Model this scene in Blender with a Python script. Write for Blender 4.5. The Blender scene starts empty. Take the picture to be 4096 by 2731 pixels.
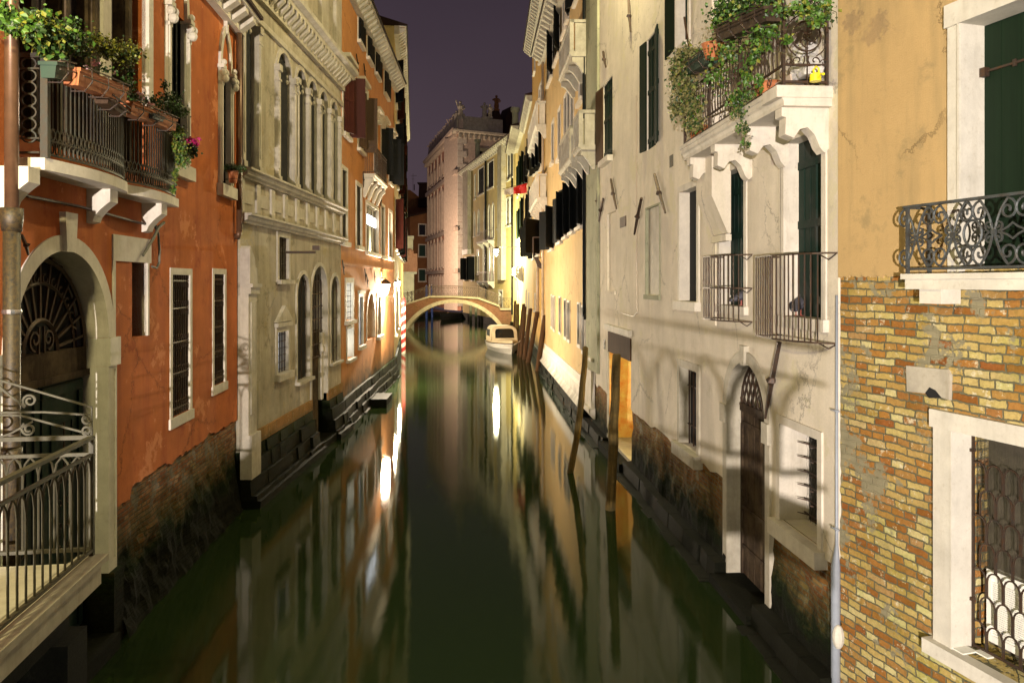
import bpy, math, random
from mathutils import Vector, Matrix
from mathutils.geometry import tessellate_polygon
random.seed(7)
R = random.Random(11)
C = bpy.context.scene.collection
PI = math.pi
# ---------------------------------------------------------------- camera, world, lamps, exposure
F, CX, HY, H = 3047.6, 2048.0, 1133.7, 4.6      # focal length and horizon measured on the 4096 px photograph; eye height above the water
cam = bpy.data.objects.new('camera', bpy.data.cameras.new('camera')); C.objects.link(cam)
cam.location = (0, 0, H); cam.rotation_euler = (PI/2, 0, 0)
cam.data.sensor_width = 36; cam.data.lens = F/4096*36
cam.data.shift_y = (HY-2731/2)/4096
cam.data.clip_start = .05; cam.data.clip_end = 2000
SC = bpy.context.scene; SC.camera = cam
SC.view_settings.view_transform = 'Standard'; SC.view_settings.look = 'None'
SC.view_settings.exposure = 0; SC.view_settings.gamma = 1
SC.cycles.use_denoising = True
SC.cycles.max_bounces = 6; SC.cycles.diffuse_bounces = 3; SC.cycles.glossy_bounces = 4
SC.cycles.sample_clamp_indirect = 4
world = bpy.data.worlds.new('World'); SC.world = world; world.use_nodes = True
wn = world.node_tree; wn.nodes.clear()
wo = wn.nodes.new('ShaderNodeOutputWorld'); wb = wn.nodes.new('ShaderNodeBackground')
wt = wn.nodes.new('ShaderNodeTexCoord'); wsx = wn.nodes.new('ShaderNodeSeparateXYZ'); wr = wn.nodes.new('ShaderNodeValToRGB')
wn.links.new(wt.outputs['Generated'], wsx.inputs[0]); wn.links.new(wsx.outputs['Z'], wr.inputs[0])
wr.color_ramp.elements[0].position = 0.0; wr.color_ramp.elements[0].color = (.092, .064, .078, 1)
wr.color_ramp.elements[1].position = .45; wr.color_ramp.elements[1].color = (.031, .022, .033, 1)
wnz = wn.nodes.new('ShaderNodeTexNoise'); wnz.inputs['Scale'].default_value = 2.2; wnz.inputs['Detail'].default_value = 4; wn.links.new(wt.outputs['Generated'], wnz.inputs['Vector'])
wmx = wn.nodes.new('ShaderNodeMix'); wmx.data_type = 'RGBA'; wmx.blend_type = 'MULTIPLY'; wmx.inputs[0].default_value = .45; wn.links.new(wr.outputs[0], wmx.inputs[6]); wn.links.new(wnz.outputs['Fac'], wmx.inputs[7])
wn.links.new(wmx.outputs[2], wb.inputs[0]); wb.inputs[1].default_value = 1.3
wn.links.new(wb.outputs[0], wo.inputs[0])
def lamp(name, loc, power, col, size=.06, spot=None):
    l = bpy.data.lights.new(name, 'POINT'); l.energy = power; l.color = col; l.shadow_soft_size = size
    o = bpy.data.objects.new(name, l); o.location = loc; C.objects.link(o); return o
lamp('left_wall_lamp_light', (-3.75, 3.7, 7.5), 1150, (1, .85, .42), .09)        # lantern on the terracotta house, left of the frame
lamp('quay_lamp_light', (-2.3, -9.0, 4.0), 25000, (1, .88, .81), .055)               # lantern beside the steps behind the camera
lamp('eaves_fill_light', (2.25, 17.5, 14.9), 2900, (1, .86, .46), .2)      # added fill above the frame, below the cream eaves, for the stone palace
# ---------------------------------------------------------------- materials
def nt(name):
    m = bpy.data.materials.new(name); m.use_nodes = True
    t = m.node_tree; t.nodes.clear()
    o = t.nodes.new('ShaderNodeOutputMaterial'); b = t.nodes.new('ShaderNodeBsdfPrincipled')
    t.links.new(b.outputs[0], o.inputs[0]); return m, t, b
def c4(c): return (c[0], c[1], c[2], 1)
class N:
    def __init__(s, t):
        s.t = t; tc = t.nodes.new('ShaderNodeTexCoord'); s.co = tc.outputs['Object']
    def map(s, scale=(1,1,1), loc=(0,0,0), src=None):
        m = s.t.nodes.new('ShaderNodeMapping'); m.inputs['Scale'].default_value = scale; m.inputs['Location'].default_value = loc
        s.t.links.new(src or s.co, m.inputs[0]); return m.outputs[0]
    def noise(s, scale, detail=5, rough=.6, src=None, out='Fac', dist=0):
        n = s.t.nodes.new('ShaderNodeTexNoise'); n.inputs['Scale'].default_value = scale
        n.inputs['Detail'].default_value = detail; n.inputs['Roughness'].default_value = rough; n.inputs['Distortion'].default_value = dist
        s.t.links.new(src or s.co, n.inputs['Vector']); return n.outputs[out]
    def ramp(s, src, stops, interp='LINEAR'):
        r = s.t.nodes.new('ShaderNodeValToRGB'); r.color_ramp.interpolation = interp
        e = r.color_ramp.elements
        while len(e) > 1: e.remove(e[-1])
        e[0].position = stops[0][0]; v = stops[0][1]; e[0].color = c4(v) if isinstance(v, tuple) else (v,v,v,1)
        for p, v in stops[1:]:
            k = e.new(p); k.color = c4(v) if isinstance(v, tuple) else (v,v,v,1)
        s.t.links.new(src, r.inputs[0]); return r.outputs[0]
    def mix(s, f, a, b, mode='MIX'):
        m = s.t.nodes.new('ShaderNodeMix'); m.data_type = 'RGBA'; m.blend_type = mode
        for i, v in ((0, f), (6, a), (7, b)):
            if isinstance(v, (int, float)): m.inputs[i].default_value = v if i == 0 else (v,v,v,1)
            elif isinstance(v, tuple): m.inputs[i].default_value = c4(v)
            else: s.t.links.new(v, m.inputs[i])
        return m.outputs[2]
    def math(s, op, a, b=None, clamp=False):
        m = s.t.nodes.new('ShaderNodeMath'); m.operation = op; m.use_clamp = clamp
        for i, v in ((0, a), (1, b)):
            if v is None: continue
            if isinstance(v, (int, float)): m.inputs[i].default_value = v
            else: s.t.links.new(v, m.inputs[i])
        return m.outputs[0]
    def sep(s, src=None):
        x = s.t.nodes.new('ShaderNodeSeparateXYZ'); s.t.links.new(src or s.co, x.inputs[0]); return x.outputs
    def bump(s, h, strength, dist, b):
        n = s.t.nodes.new('ShaderNodeBump'); n.inputs['Strength'].default_value = strength; n.inputs['Distance'].default_value = dist
        s.t.links.new(h, n.inputs['Height']); s.t.links.new(n.outputs[0], b.inputs['Normal'])
def moss(n, col, z, soft=.9, mcol=(.011, .034, .002), wet=(.004, .005, .002)):
    """algae and tide dirt on the wall between the high-water line and the water"""
    zz = n.math('ADD', n.sep()['Z'], n.math('MULTIPLY', n.math('SUBTRACT', n.noise(1.3, 6, .7), .5), 1.5))
    f = n.math('MULTIPLY', n.math('SUBTRACT', z, zz), 1/soft, True)
    c = n.mix(n.math('MULTIPLY', n.noise(3.5, 5, .7), 1.2, True), mcol, n.mix(n.noise(9, 4), (.020, .038, .005), wet))
    f2 = n.math('MULTIPLY', n.math('SUBTRACT', z-.55, zz), 1.6, True)
    c = n.mix(f2, c, n.mix(n.noise(7, 5, .8), wet, (.010, .010, .005)))
    c = n.mix(n.ramp(n.noise(26, 5, .8), [(.42, 0.), (.6, .8)]), c, n.mix(1., c, (.25, .25, .25), 'MULTIPLY'))
    return n.mix(f, col, c)
def plaster(name, base, var=.25, stain=None, streak=.3, mz=None, bump=.35, rough=.88, patch=None, grain=60, crack=True):
    m, t, b = nt(name); n = N(t)
    dark = tuple(v*(1-var) for v in base); lite = tuple(min(.9, v*(1+var*.35)) for v in base)
    c = n.mix(n.ramp(n.noise(.8, 8, .68), [(.32, 0.), (.68, 1.)]), dark, lite)
    c = n.mix(n.ramp(n.noise(5, 6, .7), [(.35, .4), (.7, 0.)]), c, dark)
    s = stain or tuple(v*.42 for v in base)
    st = n.noise(1, 6, .65, n.map((3.2, 3.2, .33)))
    c = n.mix(n.ramp(st, [(.48, 0.), (.75, streak)]), c, s)
    c = n.mix(n.ramp(n.noise(2.1, 9, .75, n.map(loc=(7, 3, 1))), [(.56, 0.), (.66, streak*.9)]), c, s)
    if patch: c = n.mix(n.ramp(n.noise(.9, 9, .72, n.map(loc=(3, 9, 4))), [(.57, 0.), (.6, 1.)]), c, patch)
    c = n.mix(n.ramp(n.noise(grain, 3, .7), [(.3, .22), (.62, 0.)]), c, tuple(v*.5 for v in base))
    if crack:
        vo = t.nodes.new('ShaderNodeTexVoronoi'); vo.feature = 'DISTANCE_TO_EDGE'; vo.inputs['Scale'].default_value = .75
        t.links.new(n.mix(.35, n.co, n.noise(2.2, 7, .75, out='Color')), vo.inputs['Vector'])
        cm = n.math('MULTIPLY', n.ramp(vo.outputs['Distance'], [(0., .8), (.008, 0.)]), n.ramp(n.noise(.7, 3, .5, n.map(loc=(5, 5, 5))), [(.48, 0.), (.56, 1.)]))
        c = n.mix(cm, c, tuple(v*.25 for v in base))
    if mz is not None: c = moss(n, c, mz)
    t.links.new(c, b.inputs['Base Color']); b.inputs['Roughness'].default_value = rough; b.inputs['Specular IOR Level'].default_value = .25
    h = n.mix(.5, n.noise(grain, 5, .8), n.noise(6, 6, .7)); n.bump(h, bump, .02, b)
    return m
def brick(name, ramp, mortar, bw=.25, bh=.068, mz=None, blot=None, dist=.035, bump=.9, plas=None):
    m, t, b = nt(name); n = N(t)
    o = n.sep(); cb = t.nodes.new('ShaderNodeCombineXYZ'); t.links.new(n.math('ADD', o['X'], o['Y']), cb.inputs[0]); t.links.new(o['Z'], cb.inputs[1])
    v = t.nodes.new('ShaderNodeVectorMath'); v.operation = 'ADD'
    nv = t.nodes.new('ShaderNodeVectorMath'); nv.operation = 'MULTIPLY_ADD'; nv.inputs[1].default_value = (dist*2, dist*1.2, 0); nv.inputs[2].default_value = (-dist, -dist*.6, 0)
    t.links.new(n.noise(2.6, 4, .6, out='Color'), nv.inputs[0]); t.links.new(cb.outputs[0], v.inputs[0]); t.links.new(nv.outputs[0], v.inputs[1])
    v2 = t.nodes.new('ShaderNodeVectorMath'); v2.operation = 'ADD'
    nv2 = t.nodes.new('ShaderNodeVectorMath'); nv2.operation = 'MULTIPLY_ADD'; nv2.inputs[1].default_value = (.034, .030, 0); nv2.inputs[2].default_value = (-.017, -.015, 0)
    t.links.new(n.noise(22, 3, .6, out='Color'), nv2.inputs[0]); t.links.new(v.outputs[0], v2.inputs[0]); t.links.new(nv2.outputs[0], v2.inputs[1])
    def bt(ms, off=0):
        k = t.nodes.new('ShaderNodeTexBrick'); k.inputs['Scale'].default_value = 1; k.inputs['Mortar Size'].default_value = ms
        k.inputs['Mortar Smooth'].default_value = .35; k.inputs['Brick Width'].default_value = bw; k.inputs['Row Height'].default_value = bh
        k.inputs['Color1'].default_value = (0,0,0,1); k.inputs['Color2'].default_value = (1,1,1,1); k.inputs['Mortar'].default_value = (.5,.5,.5,1)
        k.offset = .43; k.squash = .62; k.squash_frequency = 3
        t.links.new(v2.outputs[0], k.inputs['Vector']); return k
    k = bt(.0095)
    bc = n.ramp(k.outputs['Color'], ramp)
    bc = n.mix(n.ramp(n.noise(28, 5, .75), [(.35, .55), (.62, 0.)]), bc, n.mix(.5, bc, tuple(v*.3 for v in mortar), 'MULTIPLY'))
    bc = n.mix(n.ramp(n.noise(1.1, 6, .7), [(.35, 0.), (.7, .45)]), bc, n.mix(1., bc, (.55, .5, .45), 'MULTIPLY'))
    if blot: bc = n.mix(n.ramp(n.noise(9, 7, .78, n.map(loc=(2, 5, 8))), [(.57, 0.), (.63, .85)]), bc, blot)
    bc = n.mix(n.ramp(n.noise(.8, 6, .75, n.map(loc=(9, 1, 3))), [(.5, 0.), (.62, .55)]), bc, n.mix(1., bc, (.62, .80, .42), 'MULTIPLY'))
    mc = n.mix(n.noise(14, 5, .7), mortar, tuple(v*.45 for v in mortar))
    c = n.mix(k.outputs['Fac'], bc, mc)
    if plas: c = n.mix(n.ramp(n.noise(1.6, 9, .72, n.map(loc=(1, 2, 9))), [(.56, 0.), (.585, 1.)]), c, n.mix(n.noise(6, 5), plas, tuple(v*.5 for v in plas)))
    if mz is not None: c = moss(n, c, mz)
    t.links.new(c, b.inputs['Base Color']); b.inputs['Roughness'].default_value = .95; b.inputs['Specular IOR Level'].default_value = .08
    h = n.mix(k.outputs['Fac'], n.mix(.45, .8, n.noise(24, 6, .8)), n.mix(.3, .0, n.noise(40, 4)))
    n.bump(h, bump, .025, b); return m
def stone(name, base, var=.3, rough=.7, mz=None, bump=.35, veins=False, streak=.35):
    m, t, b = nt(name); n = N(t)
    c = n.mix(n.ramp(n.noise(2.2, 8, .7), [(.3, 0.), (.7, 1.)]), tuple(v*(1-var) for v in base), base)
    c = n.mix(n.ramp(n.noise(1, 6, .7, n.map((5, 5, .6))), [(.5, 0.), (.78, streak)]), c, (base[0]*.42, base[1]*.38, base[2]*.30))
    c = n.mix(n.ramp(n.noise(17, 6, .8), [(.55, 0.), (.72, .5)]), c, (base[0]*.5, base[1]*.45, base[2]*.36))
    if veins:
        vo = t.nodes.new('ShaderNodeTexVoronoi'); vo.feature = 'DISTANCE_TO_EDGE'; vo.inputs['Scale'].default_value = 7
        t.links.new(n.mix(.12, n.co, n.noise(4, 5, .7, out='Color')), vo.inputs['Vector'])
        c = n.mix(n.ramp(vo.outputs['Distance'], [(0., .5), (.05, 0.)]), c, (base[0]*.7, base[1]*.6, base[2]*.42))
    if mz is not None: c = moss(n, c, mz)
    t.links.new(c, b.inputs['Base Color']); b.inputs['Roughness'].default_value = rough; b.inputs['Specular IOR Level'].default_value = .08 if mz is not None else .4
    n.bump(n.mix(.4, n.noise(30, 6, .8), n.noise(5, 4)), bump, .015, b); return m
def simple(name, base, rough=.6, metal=0., var=.35, scale=12, bump=.2, spec=None, second=None, trans=0):
    m, t, b = nt(name); n = N(t)
    c = n.mix(n.ramp(n.noise(scale, 6, .7), [(.3, 0.), (.7, 1.)]), second or tuple(v*(1-var) for v in base), base)
    t.links.new(c, b.inputs['Base Color']); b.inputs['Roughness'].default_value = rough; b.inputs['Metallic'].default_value = metal
    if trans: b.inputs['Transmission Weight'].default_value = trans
    if bump: n.bump(n.noise(scale*3, 4, .7), bump, .005, b)
    return m
def wood(name, base, scale=(30, 30, 1.2), var=.55, rough=.75, second=None, bump=.4):
    m, t, b = nt(name); n = N(t)
    g = n.noise(1, 7, .7, n.map(scale))
    c = n.mix(n.ramp(g, [(.35, 0.), (.65, 1.)]), tuple(v*(1-var) for v in base), base)
    if second: c = n.mix(n.ramp(n.noise(1.7, 6, .7), [(.45, 0.), (.6, 1.)]), c, second)
    t.links.new(c, b.inputs['Base Color']); b.inputs['Roughness'].default_value = max(rough, .6); b.inputs['Specular IOR Level'].default_value = .12; n.bump(g, bump, .01, b); return m
def emit(name, col, strength, var=0, scale=(3, 3, 3)):
    m, t, b = nt(name); n = N(t)
    b.inputs['Base Color'].default_value = (.1, .1, .1, 1); b.inputs['Emission Strength'].default_value = strength
    if var: t.links.new(n.mix(n.ramp(n.noise(1, 4, .6, n.map(scale)), [(.4, 0.), (.6, 1.)]), tuple(v*(1-var) for v in col), col), b.inputs['Emission Color'])
    else: b.inputs['Emission Color'].default_value = c4(col)
    return m
MT = {}
MT['orange'] = plaster('terracotta_plaster', (.52, .150, .038), .38, (.26, .05, .015), .85, None, .3, patch=(.56, .21, .085))
MT['orange2'] = plaster('tan_orange_plaster', (.56, .25, .08), .25, (.34, .12, .05), .45, 1.7)
MT['redbrick'] = brick('worn_red_brick', [(0, (.20, .07, .03)), (.4, (.30, .12, .05)), (.7, (.36, .19, .09)), (1, (.26, .16, .09))], (.16, .14, .10), mz=1.75, blot=(.3, .27, .20), plas=(.24, .21, .16))
MT['ochre'] = plaster('ochre_roughcast', (.50, .345, .15), .14, (.22, .18, .09), .6, None, .7, grain=85)
MT['oldbrick'] = brick('old_mixed_brick', [(0, (.24, .085, .02)), (.13, (.42, .21, .05)), (.27, (.30, .11, .03)), (.4, (.46, .30, .09)), (.52, (.56, .46, .17)), (.63, (.38, .18, .045)), (.77, (.50, .36, .11)), (.9, (.64, .57, .27)), (1, (.34, .14, .035))],
                       (.17, .16, .095), .27, .077, None, (.60, .55, .38), .05, 1., plas=(.32, .29, .18))
MT['basebrick'] = brick('mossy_base_brick', [(0, (.24, .08, .03)), (.35, (.36, .17, .05)), (.65, (.28, .12, .04)), (1, (.42, .28, .10))], (.26, .23, .14), mz=1.5, blot=(.45, .38, .24), plas=(.40, .36, .25))
MT['cream'] = plaster('cream_plaster', (.74, .67, .54), .24, (.40, .37, .22), .4, None, .25, grain=40, patch=(.62, .57, .40))
MT['greyst'] = plaster('grey_ashlar', (.46, .41, .31), .4, (.14, .12, .08), .75, 1.55, .5, grain=22, patch=(.34, .29, .18))
MT['orstone'] = brick('orange_stone_blocks', [(0, (.26, .12, .04)), (.5, (.36, .20, .08)), (1, (.30, .17, .07))], (.20, .17, .10), .6, .3, 1.35, (.36, .30, .18), .02, .6)
MT['quoin'] = plaster('green_grey_stone_strip', (.36, .36, .24), .28, (.15, .17, .09), .5, 1.5, .4, grain=25)
MT['yellow'] = plaster('yellow_plaster', (.62, .48, .20), .2, (.36, .28, .12), .35)
MT['amber'] = plaster('amber_plaster', (.58, .42, .20), .22, (.50, .27, .07), .55, None, .3)
MT['amber2'] = plaster('saffron_plaster', (.66, .38, .10), .2, (.52, .34, .16), .5, 1.6, .3)
MT['pink'] = plaster('pink_stucco', (.50, .25, .17), .3, (.30, .11, .08), .5)
MT['pinkst'] = stone('pinkish_stone', (.55, .45, .36), .35)
MT['brown'] = plaster('brown_plaster', (.22, .10, .04), .3, None, .4)
MT['darkroof'] = plaster('dark_roof_tiles', (.035, .018, .012), .4, None, .3)
MT['istria'] = stone('istrian_stone', (.66, .61, .51), .32, veins=False, streak=.55)
MT['istriav'] = stone('veined_istrian_stone', (.64, .61, .51), .3, veins=False, streak=.35)
MT['istriad'] = stone('weathered_istrian_stone', (.50, .46, .36), .45, streak=.6)
MT['istriam'] = stone('white_plinth_stone', (.74, .70, .62), .2, mz=.95, streak=.3)
MT['ststep'] = stone('mossy_stone', (.10, .085, .05), .5, mz=1.9, bump=.8)
MT['marble'] = stone('streaked_marble', (.50, .455, .36), .42, streak=.7)  # buff marble, mottled and heavily streaked
MT['iron'] = simple('wrought_iron', (.040, .038, .034), .55, .5, .4, 20, second=(.075, .035, .014))
MT['irong'] = simple('greenish_painted_iron', (.035, .042, .036), .5, .3, .4, 14, second=(.05, .032, .018))
MT['ironb'] = simple('blue_grey_iron', (.075, .090, .095), .5, .3, .35, 10, second=(.05, .045, .035))
MT['ironr'] = simple('olive_rusty_iron', (.085, .080, .048), .6, .3, .5, 25, second=(.055, .05, .035))
MT['green'] = wood('dark_green_paint', (.007, .017, .008), (40, 40, .6), .3, .42, bump=.15)
MT['green2'] = wood('bottle_green_paint', (.010, .027, .019), (40, 40, .6), .35, .5, second=(.03, .035, .03), bump=.2)
MT['blackw'] = wood('black_shutter_paint', (.006, .007, .007), (40, 40, .8), .3, .5, bump=.15)
MT['redw'] = wood('maroon_shutter_paint', (.055, .014, .010), (40, 40, .8), .4, .6)
MT['brownw'] = wood('brown_shutter_paint', (.085, .050, .028), (40, 40, .8), .4, .6)
MT['dwood'] = wood('dark_old_wood', (.050, .034, .022), (22, 22, 1.4), .6, .8, second=(.085, .06, .035))
MT['wood'] = wood('mooring_wood', (.085, .044, .020), (26, 26, 1.3), .6, .85)
MT['woody'] = wood('mossy_oak_pile', (.17, .115, .035), (20, 20, 1.1), .65, .85, second=(.06, .045, .018), bump=.9)
MT['glass'] = simple('dark_glass', (.012, .013, .013), .12, 0, .3, 3, 0)
MT['glassb'] = simple('bluish_glass', (.10, .115, .12), .22, 0, .45, 5, 0)
MT['glassg'] = simple('grey_curtained_glass', (.11, .10, .085), .35, 0, .5, 3, 0)
MT['curtain'] = plaster('curtain_cloth', (.50, .44, .38), .3, (.28, .22, .17), .8, None, .2, grain=9)
MT['black'] = simple('dark_interior', (.006, .006, .006), .9, 0, .2, 4, 0)
MT['lit'] = emit('lit_room', (.92, .96, 1), 7, .35, (6, 6, 2))
MT['litd'] = emit('dim_lit_room', (.75, .82, .95), .8, .75, (9, 9, 3))
MT['lito'] = emit('orange_lit_room', (1, .30, .06), .75, .4)
MT['lity'] = simple('peeling_yellow_wall', (.80, .62, .20), .85, 0, .2, 4, .4, second=(.70, .22, .03))
MT['pipeb'] = simple('brown_painted_pipe', (.16, .085, .045), .38, .35, .35, 8)
MT['pipei'] = simple('black_cast_iron_pipe', (.010, .012, .015), .5, .1, .5, 30, .4, second=(.09, .06, .02))
MT['pipeg'] = simple('grey_plastic_pipe', (.26, .29, .33), .45, 0, .2, 6, .05)
MT['pipec'] = simple('cream_painted_pipe', (.46, .36, .25), .5, 0, .3, 6)
MT['terra'] = simple('terracotta_pot', (.42, .14, .045), .75, 0, .3, 14)
MT['greenpl'] = simple('green_plastic', (.006, .035, .022), .5, 0, .3, 6, .05)
MT['navypl'] = simple('dark_blue_plastic', (.015, .03, .045), .45, 0, .3, 6, .05)
MT['yellowpl'] = simple('yellow_plastic', (.80, .70, .02), .4, 0, .1, 6, .02)
MT['whitepl'] = simple('white_plastic', (.70, .70, .62), .5, 0, .1, 6, .02)
MT['polyb'] = simple('clear_plastic_bag', (.62, .60, .55), .5, 0, .5, 18, .8)
MT['silver'] = simple('silver_clamp', (.6, .6, .6), .25, .9, .2, 20, 0)
MT['leaf'] = simple('bright_ivy_leaf', (.085, .17, .016), .5, 0, .6, 9, 0, second=(.035, .10, .012))
MT['leafy'] = simple('yellowing_leaf', (.22, .20, .022), .5, 0, .4, 9, 0, second=(.12, .17, .02))
MT['leafd'] = simple('dark_leaf', (.025, .060, .012), .5, 0, .5, 9, 0)
MT['leafo'] = simple('dry_ivy_leaf', (.24, .19, .07), .6, 0, .5, 9, 0, second=(.06, .09, .02))
MT['stem'] = simple('plant_stem', (.10, .10, .03), .7, 0, .4, 9, 0)
MT['pinkf'] = simple('pale_pink_petals', (.75, .40, .45), .6, 0, .3, 30, 0)
MT['magenta'] = simple('magenta_petals', (.50, .01, .14), .6, 0, .3, 30, 0)
MT['red'] = simple('red_cloth', (.62, .02, .02), .7, 0, .2, 5, 0)
MT['whitep'] = simple('white_paint', (.72, .68, .60), .5, 0, .15, 10, .1)
MT['canvas'] = simple('cream_canvas', (.68, .54, .33), .8, 0, .2, 4, .4)
MT['hull'] = simple('white_hull_paint', (.68, .62, .54), .3, 0, .12, 4, .05)
MT['lampg'] = emit('lamp_glass', (1, .84, .62), 60)
MT['lampw'] = emit('cool_lamp_glass', (1, .95, .72), 60)
MT['dark_boat'] = simple('dark_boat_paint', (.02, .018, .02), .3, 0, .3, 4, 0)
MT['blue'] = simple('blue_paint', (.03, .07, .35), .5, 0, .3, 4, 0)
MT['pigeon'] = simple('slate_feathers', (.035, .033, .042), .55, 0, .6, 22, .3, second=(.10, .10, .12))
MT['feet'] = simple('pigeon_pink_skin', (.40, .10, .07), .7, 0, .2, 22, 0)
# ---------------------------------------------------------------- mesh helpers
class M:
    """collects shapes and links them as ONE mesh object"""
    def __init__(s): s.v = []; s.f = []
    def add(s, vs, fs):
        k = len(s.v); s.v += [tuple(v) for v in vs]; s.f += [tuple(i+k for i in f) for f in fs]; return s
    def box(s, x0, x1, y0, y1, z0, z1, rot=None, piv=None):
        vs = [(x, y, z) for z in (z0, z1) for y in (y0, y1) for x in (x0, x1)]
        if rot is not None:
            p = Vector(piv or (0,0,0)); vs = [p + rot @ (Vector(v)-p) for v in vs]
        return s.add(vs, [(0,2,3,1), (4,5,7,6), (0,1,5,4), (2,6,7,3), (0,4,6,2), (1,3,7,5)])
    def prism(s, pts, y0, y1):          # outline in x,z pushed along y
        n = len(pts); vs = [(x, y0, z) for x, z in pts] + [(x, y1, z) for x, z in pts]
        fs = [(i, (i+1) % n, n+(i+1) % n, n+i) for i in range(n)]
        tri = tessellate_polygon([[Vector((x, z, 0)) for x, z in pts]])
        for t in tri: fs.append(tuple(t)); fs.append(tuple(n+i for i in reversed(t)))
        return s.add(vs, fs)
    def plan(s, pts, z0, z1):           # outline in x,y pushed along z
        n = len(pts); vs = [(x, y, z0) for x, y in pts] + [(x, y, z1) for x, y in pts]
        fs = [(i, (i+1) % n, n+(i+1) % n, n+i) for i in range(n)]
        for t in tessellate_polygon([[Vector((x, y, 0)) for x, y in pts]]): fs.append(tuple(t)); fs.append(tuple(n+i for i in t))
        return s.add(vs, fs)
    def profile(s, pts, x0, x1):        # outline in y,z pushed along x
        n = len(pts); vs = [(x0, y, z) for y, z in pts] + [(x1, y, z) for y, z in pts]
        fs = [(i, (i+1) % n, n+(i+1) % n, n+i) for i in range(n)]
        for t in tessellate_polygon([[Vector((y, z, 0)) for y, z in pts]]): fs.append(tuple(t)); fs.append(tuple(n+i for i in t))
        return s.add(vs, fs)
    def tube(s, pts, r, n=5, cap=True):
        P = [Vector(p) for p in pts]; rs = r if isinstance(r, (list, tuple)) else [r]*len(P)
        k = len(s.v); up = None
        for i, p in enumerate(P):
            d = (P[min(i+1, len(P)-1)] - P[max(i-1, 0)])
            if d.length < 1e-9: d = Vector((0,0,1))
            d.normalize()
            if up is None: up = Vector((0,0,1)) if abs(d.z) < .9 else Vector((1,0,0))
            a = d.cross(up)
            if a.length < 1e-4: a = d.cross(Vector((.3,1,.2)))
            a.normalize(); b = a.cross(d).normalized(); up = b
            for j in range(n):
                t = 2*PI*(j+.5)/n; s.v.append(tuple(p + (a*math.cos(t)+b*math.sin(t))*rs[i]))
        for i in range(len(P)-1):
            for j in range(n):
                q = k+i*n; s.f.append((q+j, q+(j+1) % n, q+n+(j+1) % n, q+n+j))
        if cap:
            s.f.append(tuple(k+j for j in reversed(range(n)))); s.f.append(tuple(k+(len(P)-1)*n+j for j in range(n)))
        return s
    def lathe(s, cx, cy, prof, n=14, rx=1, ry=1):
        k = len(s.v)
        for r, z in prof:
            for j in range(n): s.v.append((cx+r*rx*math.cos(2*PI*j/n), cy+r*ry*math.sin(2*PI*j/n), z))
        for i in range(len(prof)-1):
            for j in range(n):
                q = k+i*n; s.f.append((q+j, q+(j+1) % n, q+n+(j+1) % n, q+n+j))
        s.f.append(tuple(k+j for j in reversed(range(n)))); s.f.append(tuple(k+(len(prof)-1)*n+j for j in range(n)))
        return s
    def ball(s, c, r, n=8, m=6, sq=(1,1,1)):
        k = len(s.v)
        for i in range(m+1):
            a = PI*i/m
            for j in range(n):
                b = 2*PI*j/n; rr = max(math.sin(a), .02)
                s.v.append((c[0]+r*sq[0]*rr*math.cos(b), c[1]+r*sq[1]*rr*math.sin(b), c[2]+r*sq[2]*math.cos(a)))
        for i in range(m):
            for j in range(n):
                q = k+i*n; s.f.append((q+j, q+(j+1) % n, q+n+(j+1) % n, q+n+j))
        return s
    def quad(s, a, b, c, d): return s.add([a, b, c, d], [(0,1,2,3)])
    def leaf(s, c, size, rr=R, up=.5):
        d = Vector((rr.gauss(0,1), rr.gauss(0,1), rr.gauss(0,1)-up)).normalized()
        q = Vector((rr.gauss(0,1), rr.gauss(0,1), rr.gauss(0,1))).cross(d).normalized(); w = size*rr.uniform(.35, .55)
        c = Vector(c); n = d.cross(q)*size*.12
        return s.add([c, c+d*size*.45+q*w+n, c+d*size, c+d*size*.45-q*w+n], [(0,1,2,3)])
    def build(s, name, mat, parent=None, smooth=False):
        me = bpy.data.meshes.new(name); me.from_pydata(s.v, [], s.f); me.update()
        me.materials.append(MT[mat] if isinstance(mat, str) else mat)
        if smooth: me.polygons.foreach_set('use_smooth', [True]*len(me.polygons))
        import bmesh
        bm = bmesh.new(); bm.from_mesh(me); bmesh.ops.recalc_face_normals(bm, faces=bm.faces); bm.to_mesh(me); bm.free()
        o = bpy.data.objects.new(name, me); C.objects.link(o)
        if parent is not None: o.parent = parent
        return o
def tag(o, label=None, cat=None, group=None, kind=None):
    for k, v in (('label', label), ('category', cat), ('group', group), ('kind', kind)):
        if v: o[k] = v
    return o
def empty(name, loc=(0,0,0), rz=0, label=None, cat=None, group=None):
    o = bpy.data.objects.new(name, None); C.objects.link(o); o.location = loc; o.rotation_euler = (0,0,rz); o.empty_display_size = .2
    return tag(o, label, cat, group)
def ray(x, Y): return ((x-CX)/F*Y)
def P3(x, y, Y): return Vector((ray(x, Y), Y, H-(y-HY)/F*Y))
def spiral(cx, cz, r0, r1, a0, turns, n=18):
    out = []
    for i in range(n+1):
        t = i/n; r = r0+(r1-r0)*t**.8; a = a0+turns*2*PI*t; out.append((cx+r*math.cos(a), cz+r*math.sin(a)))
    return out
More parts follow.
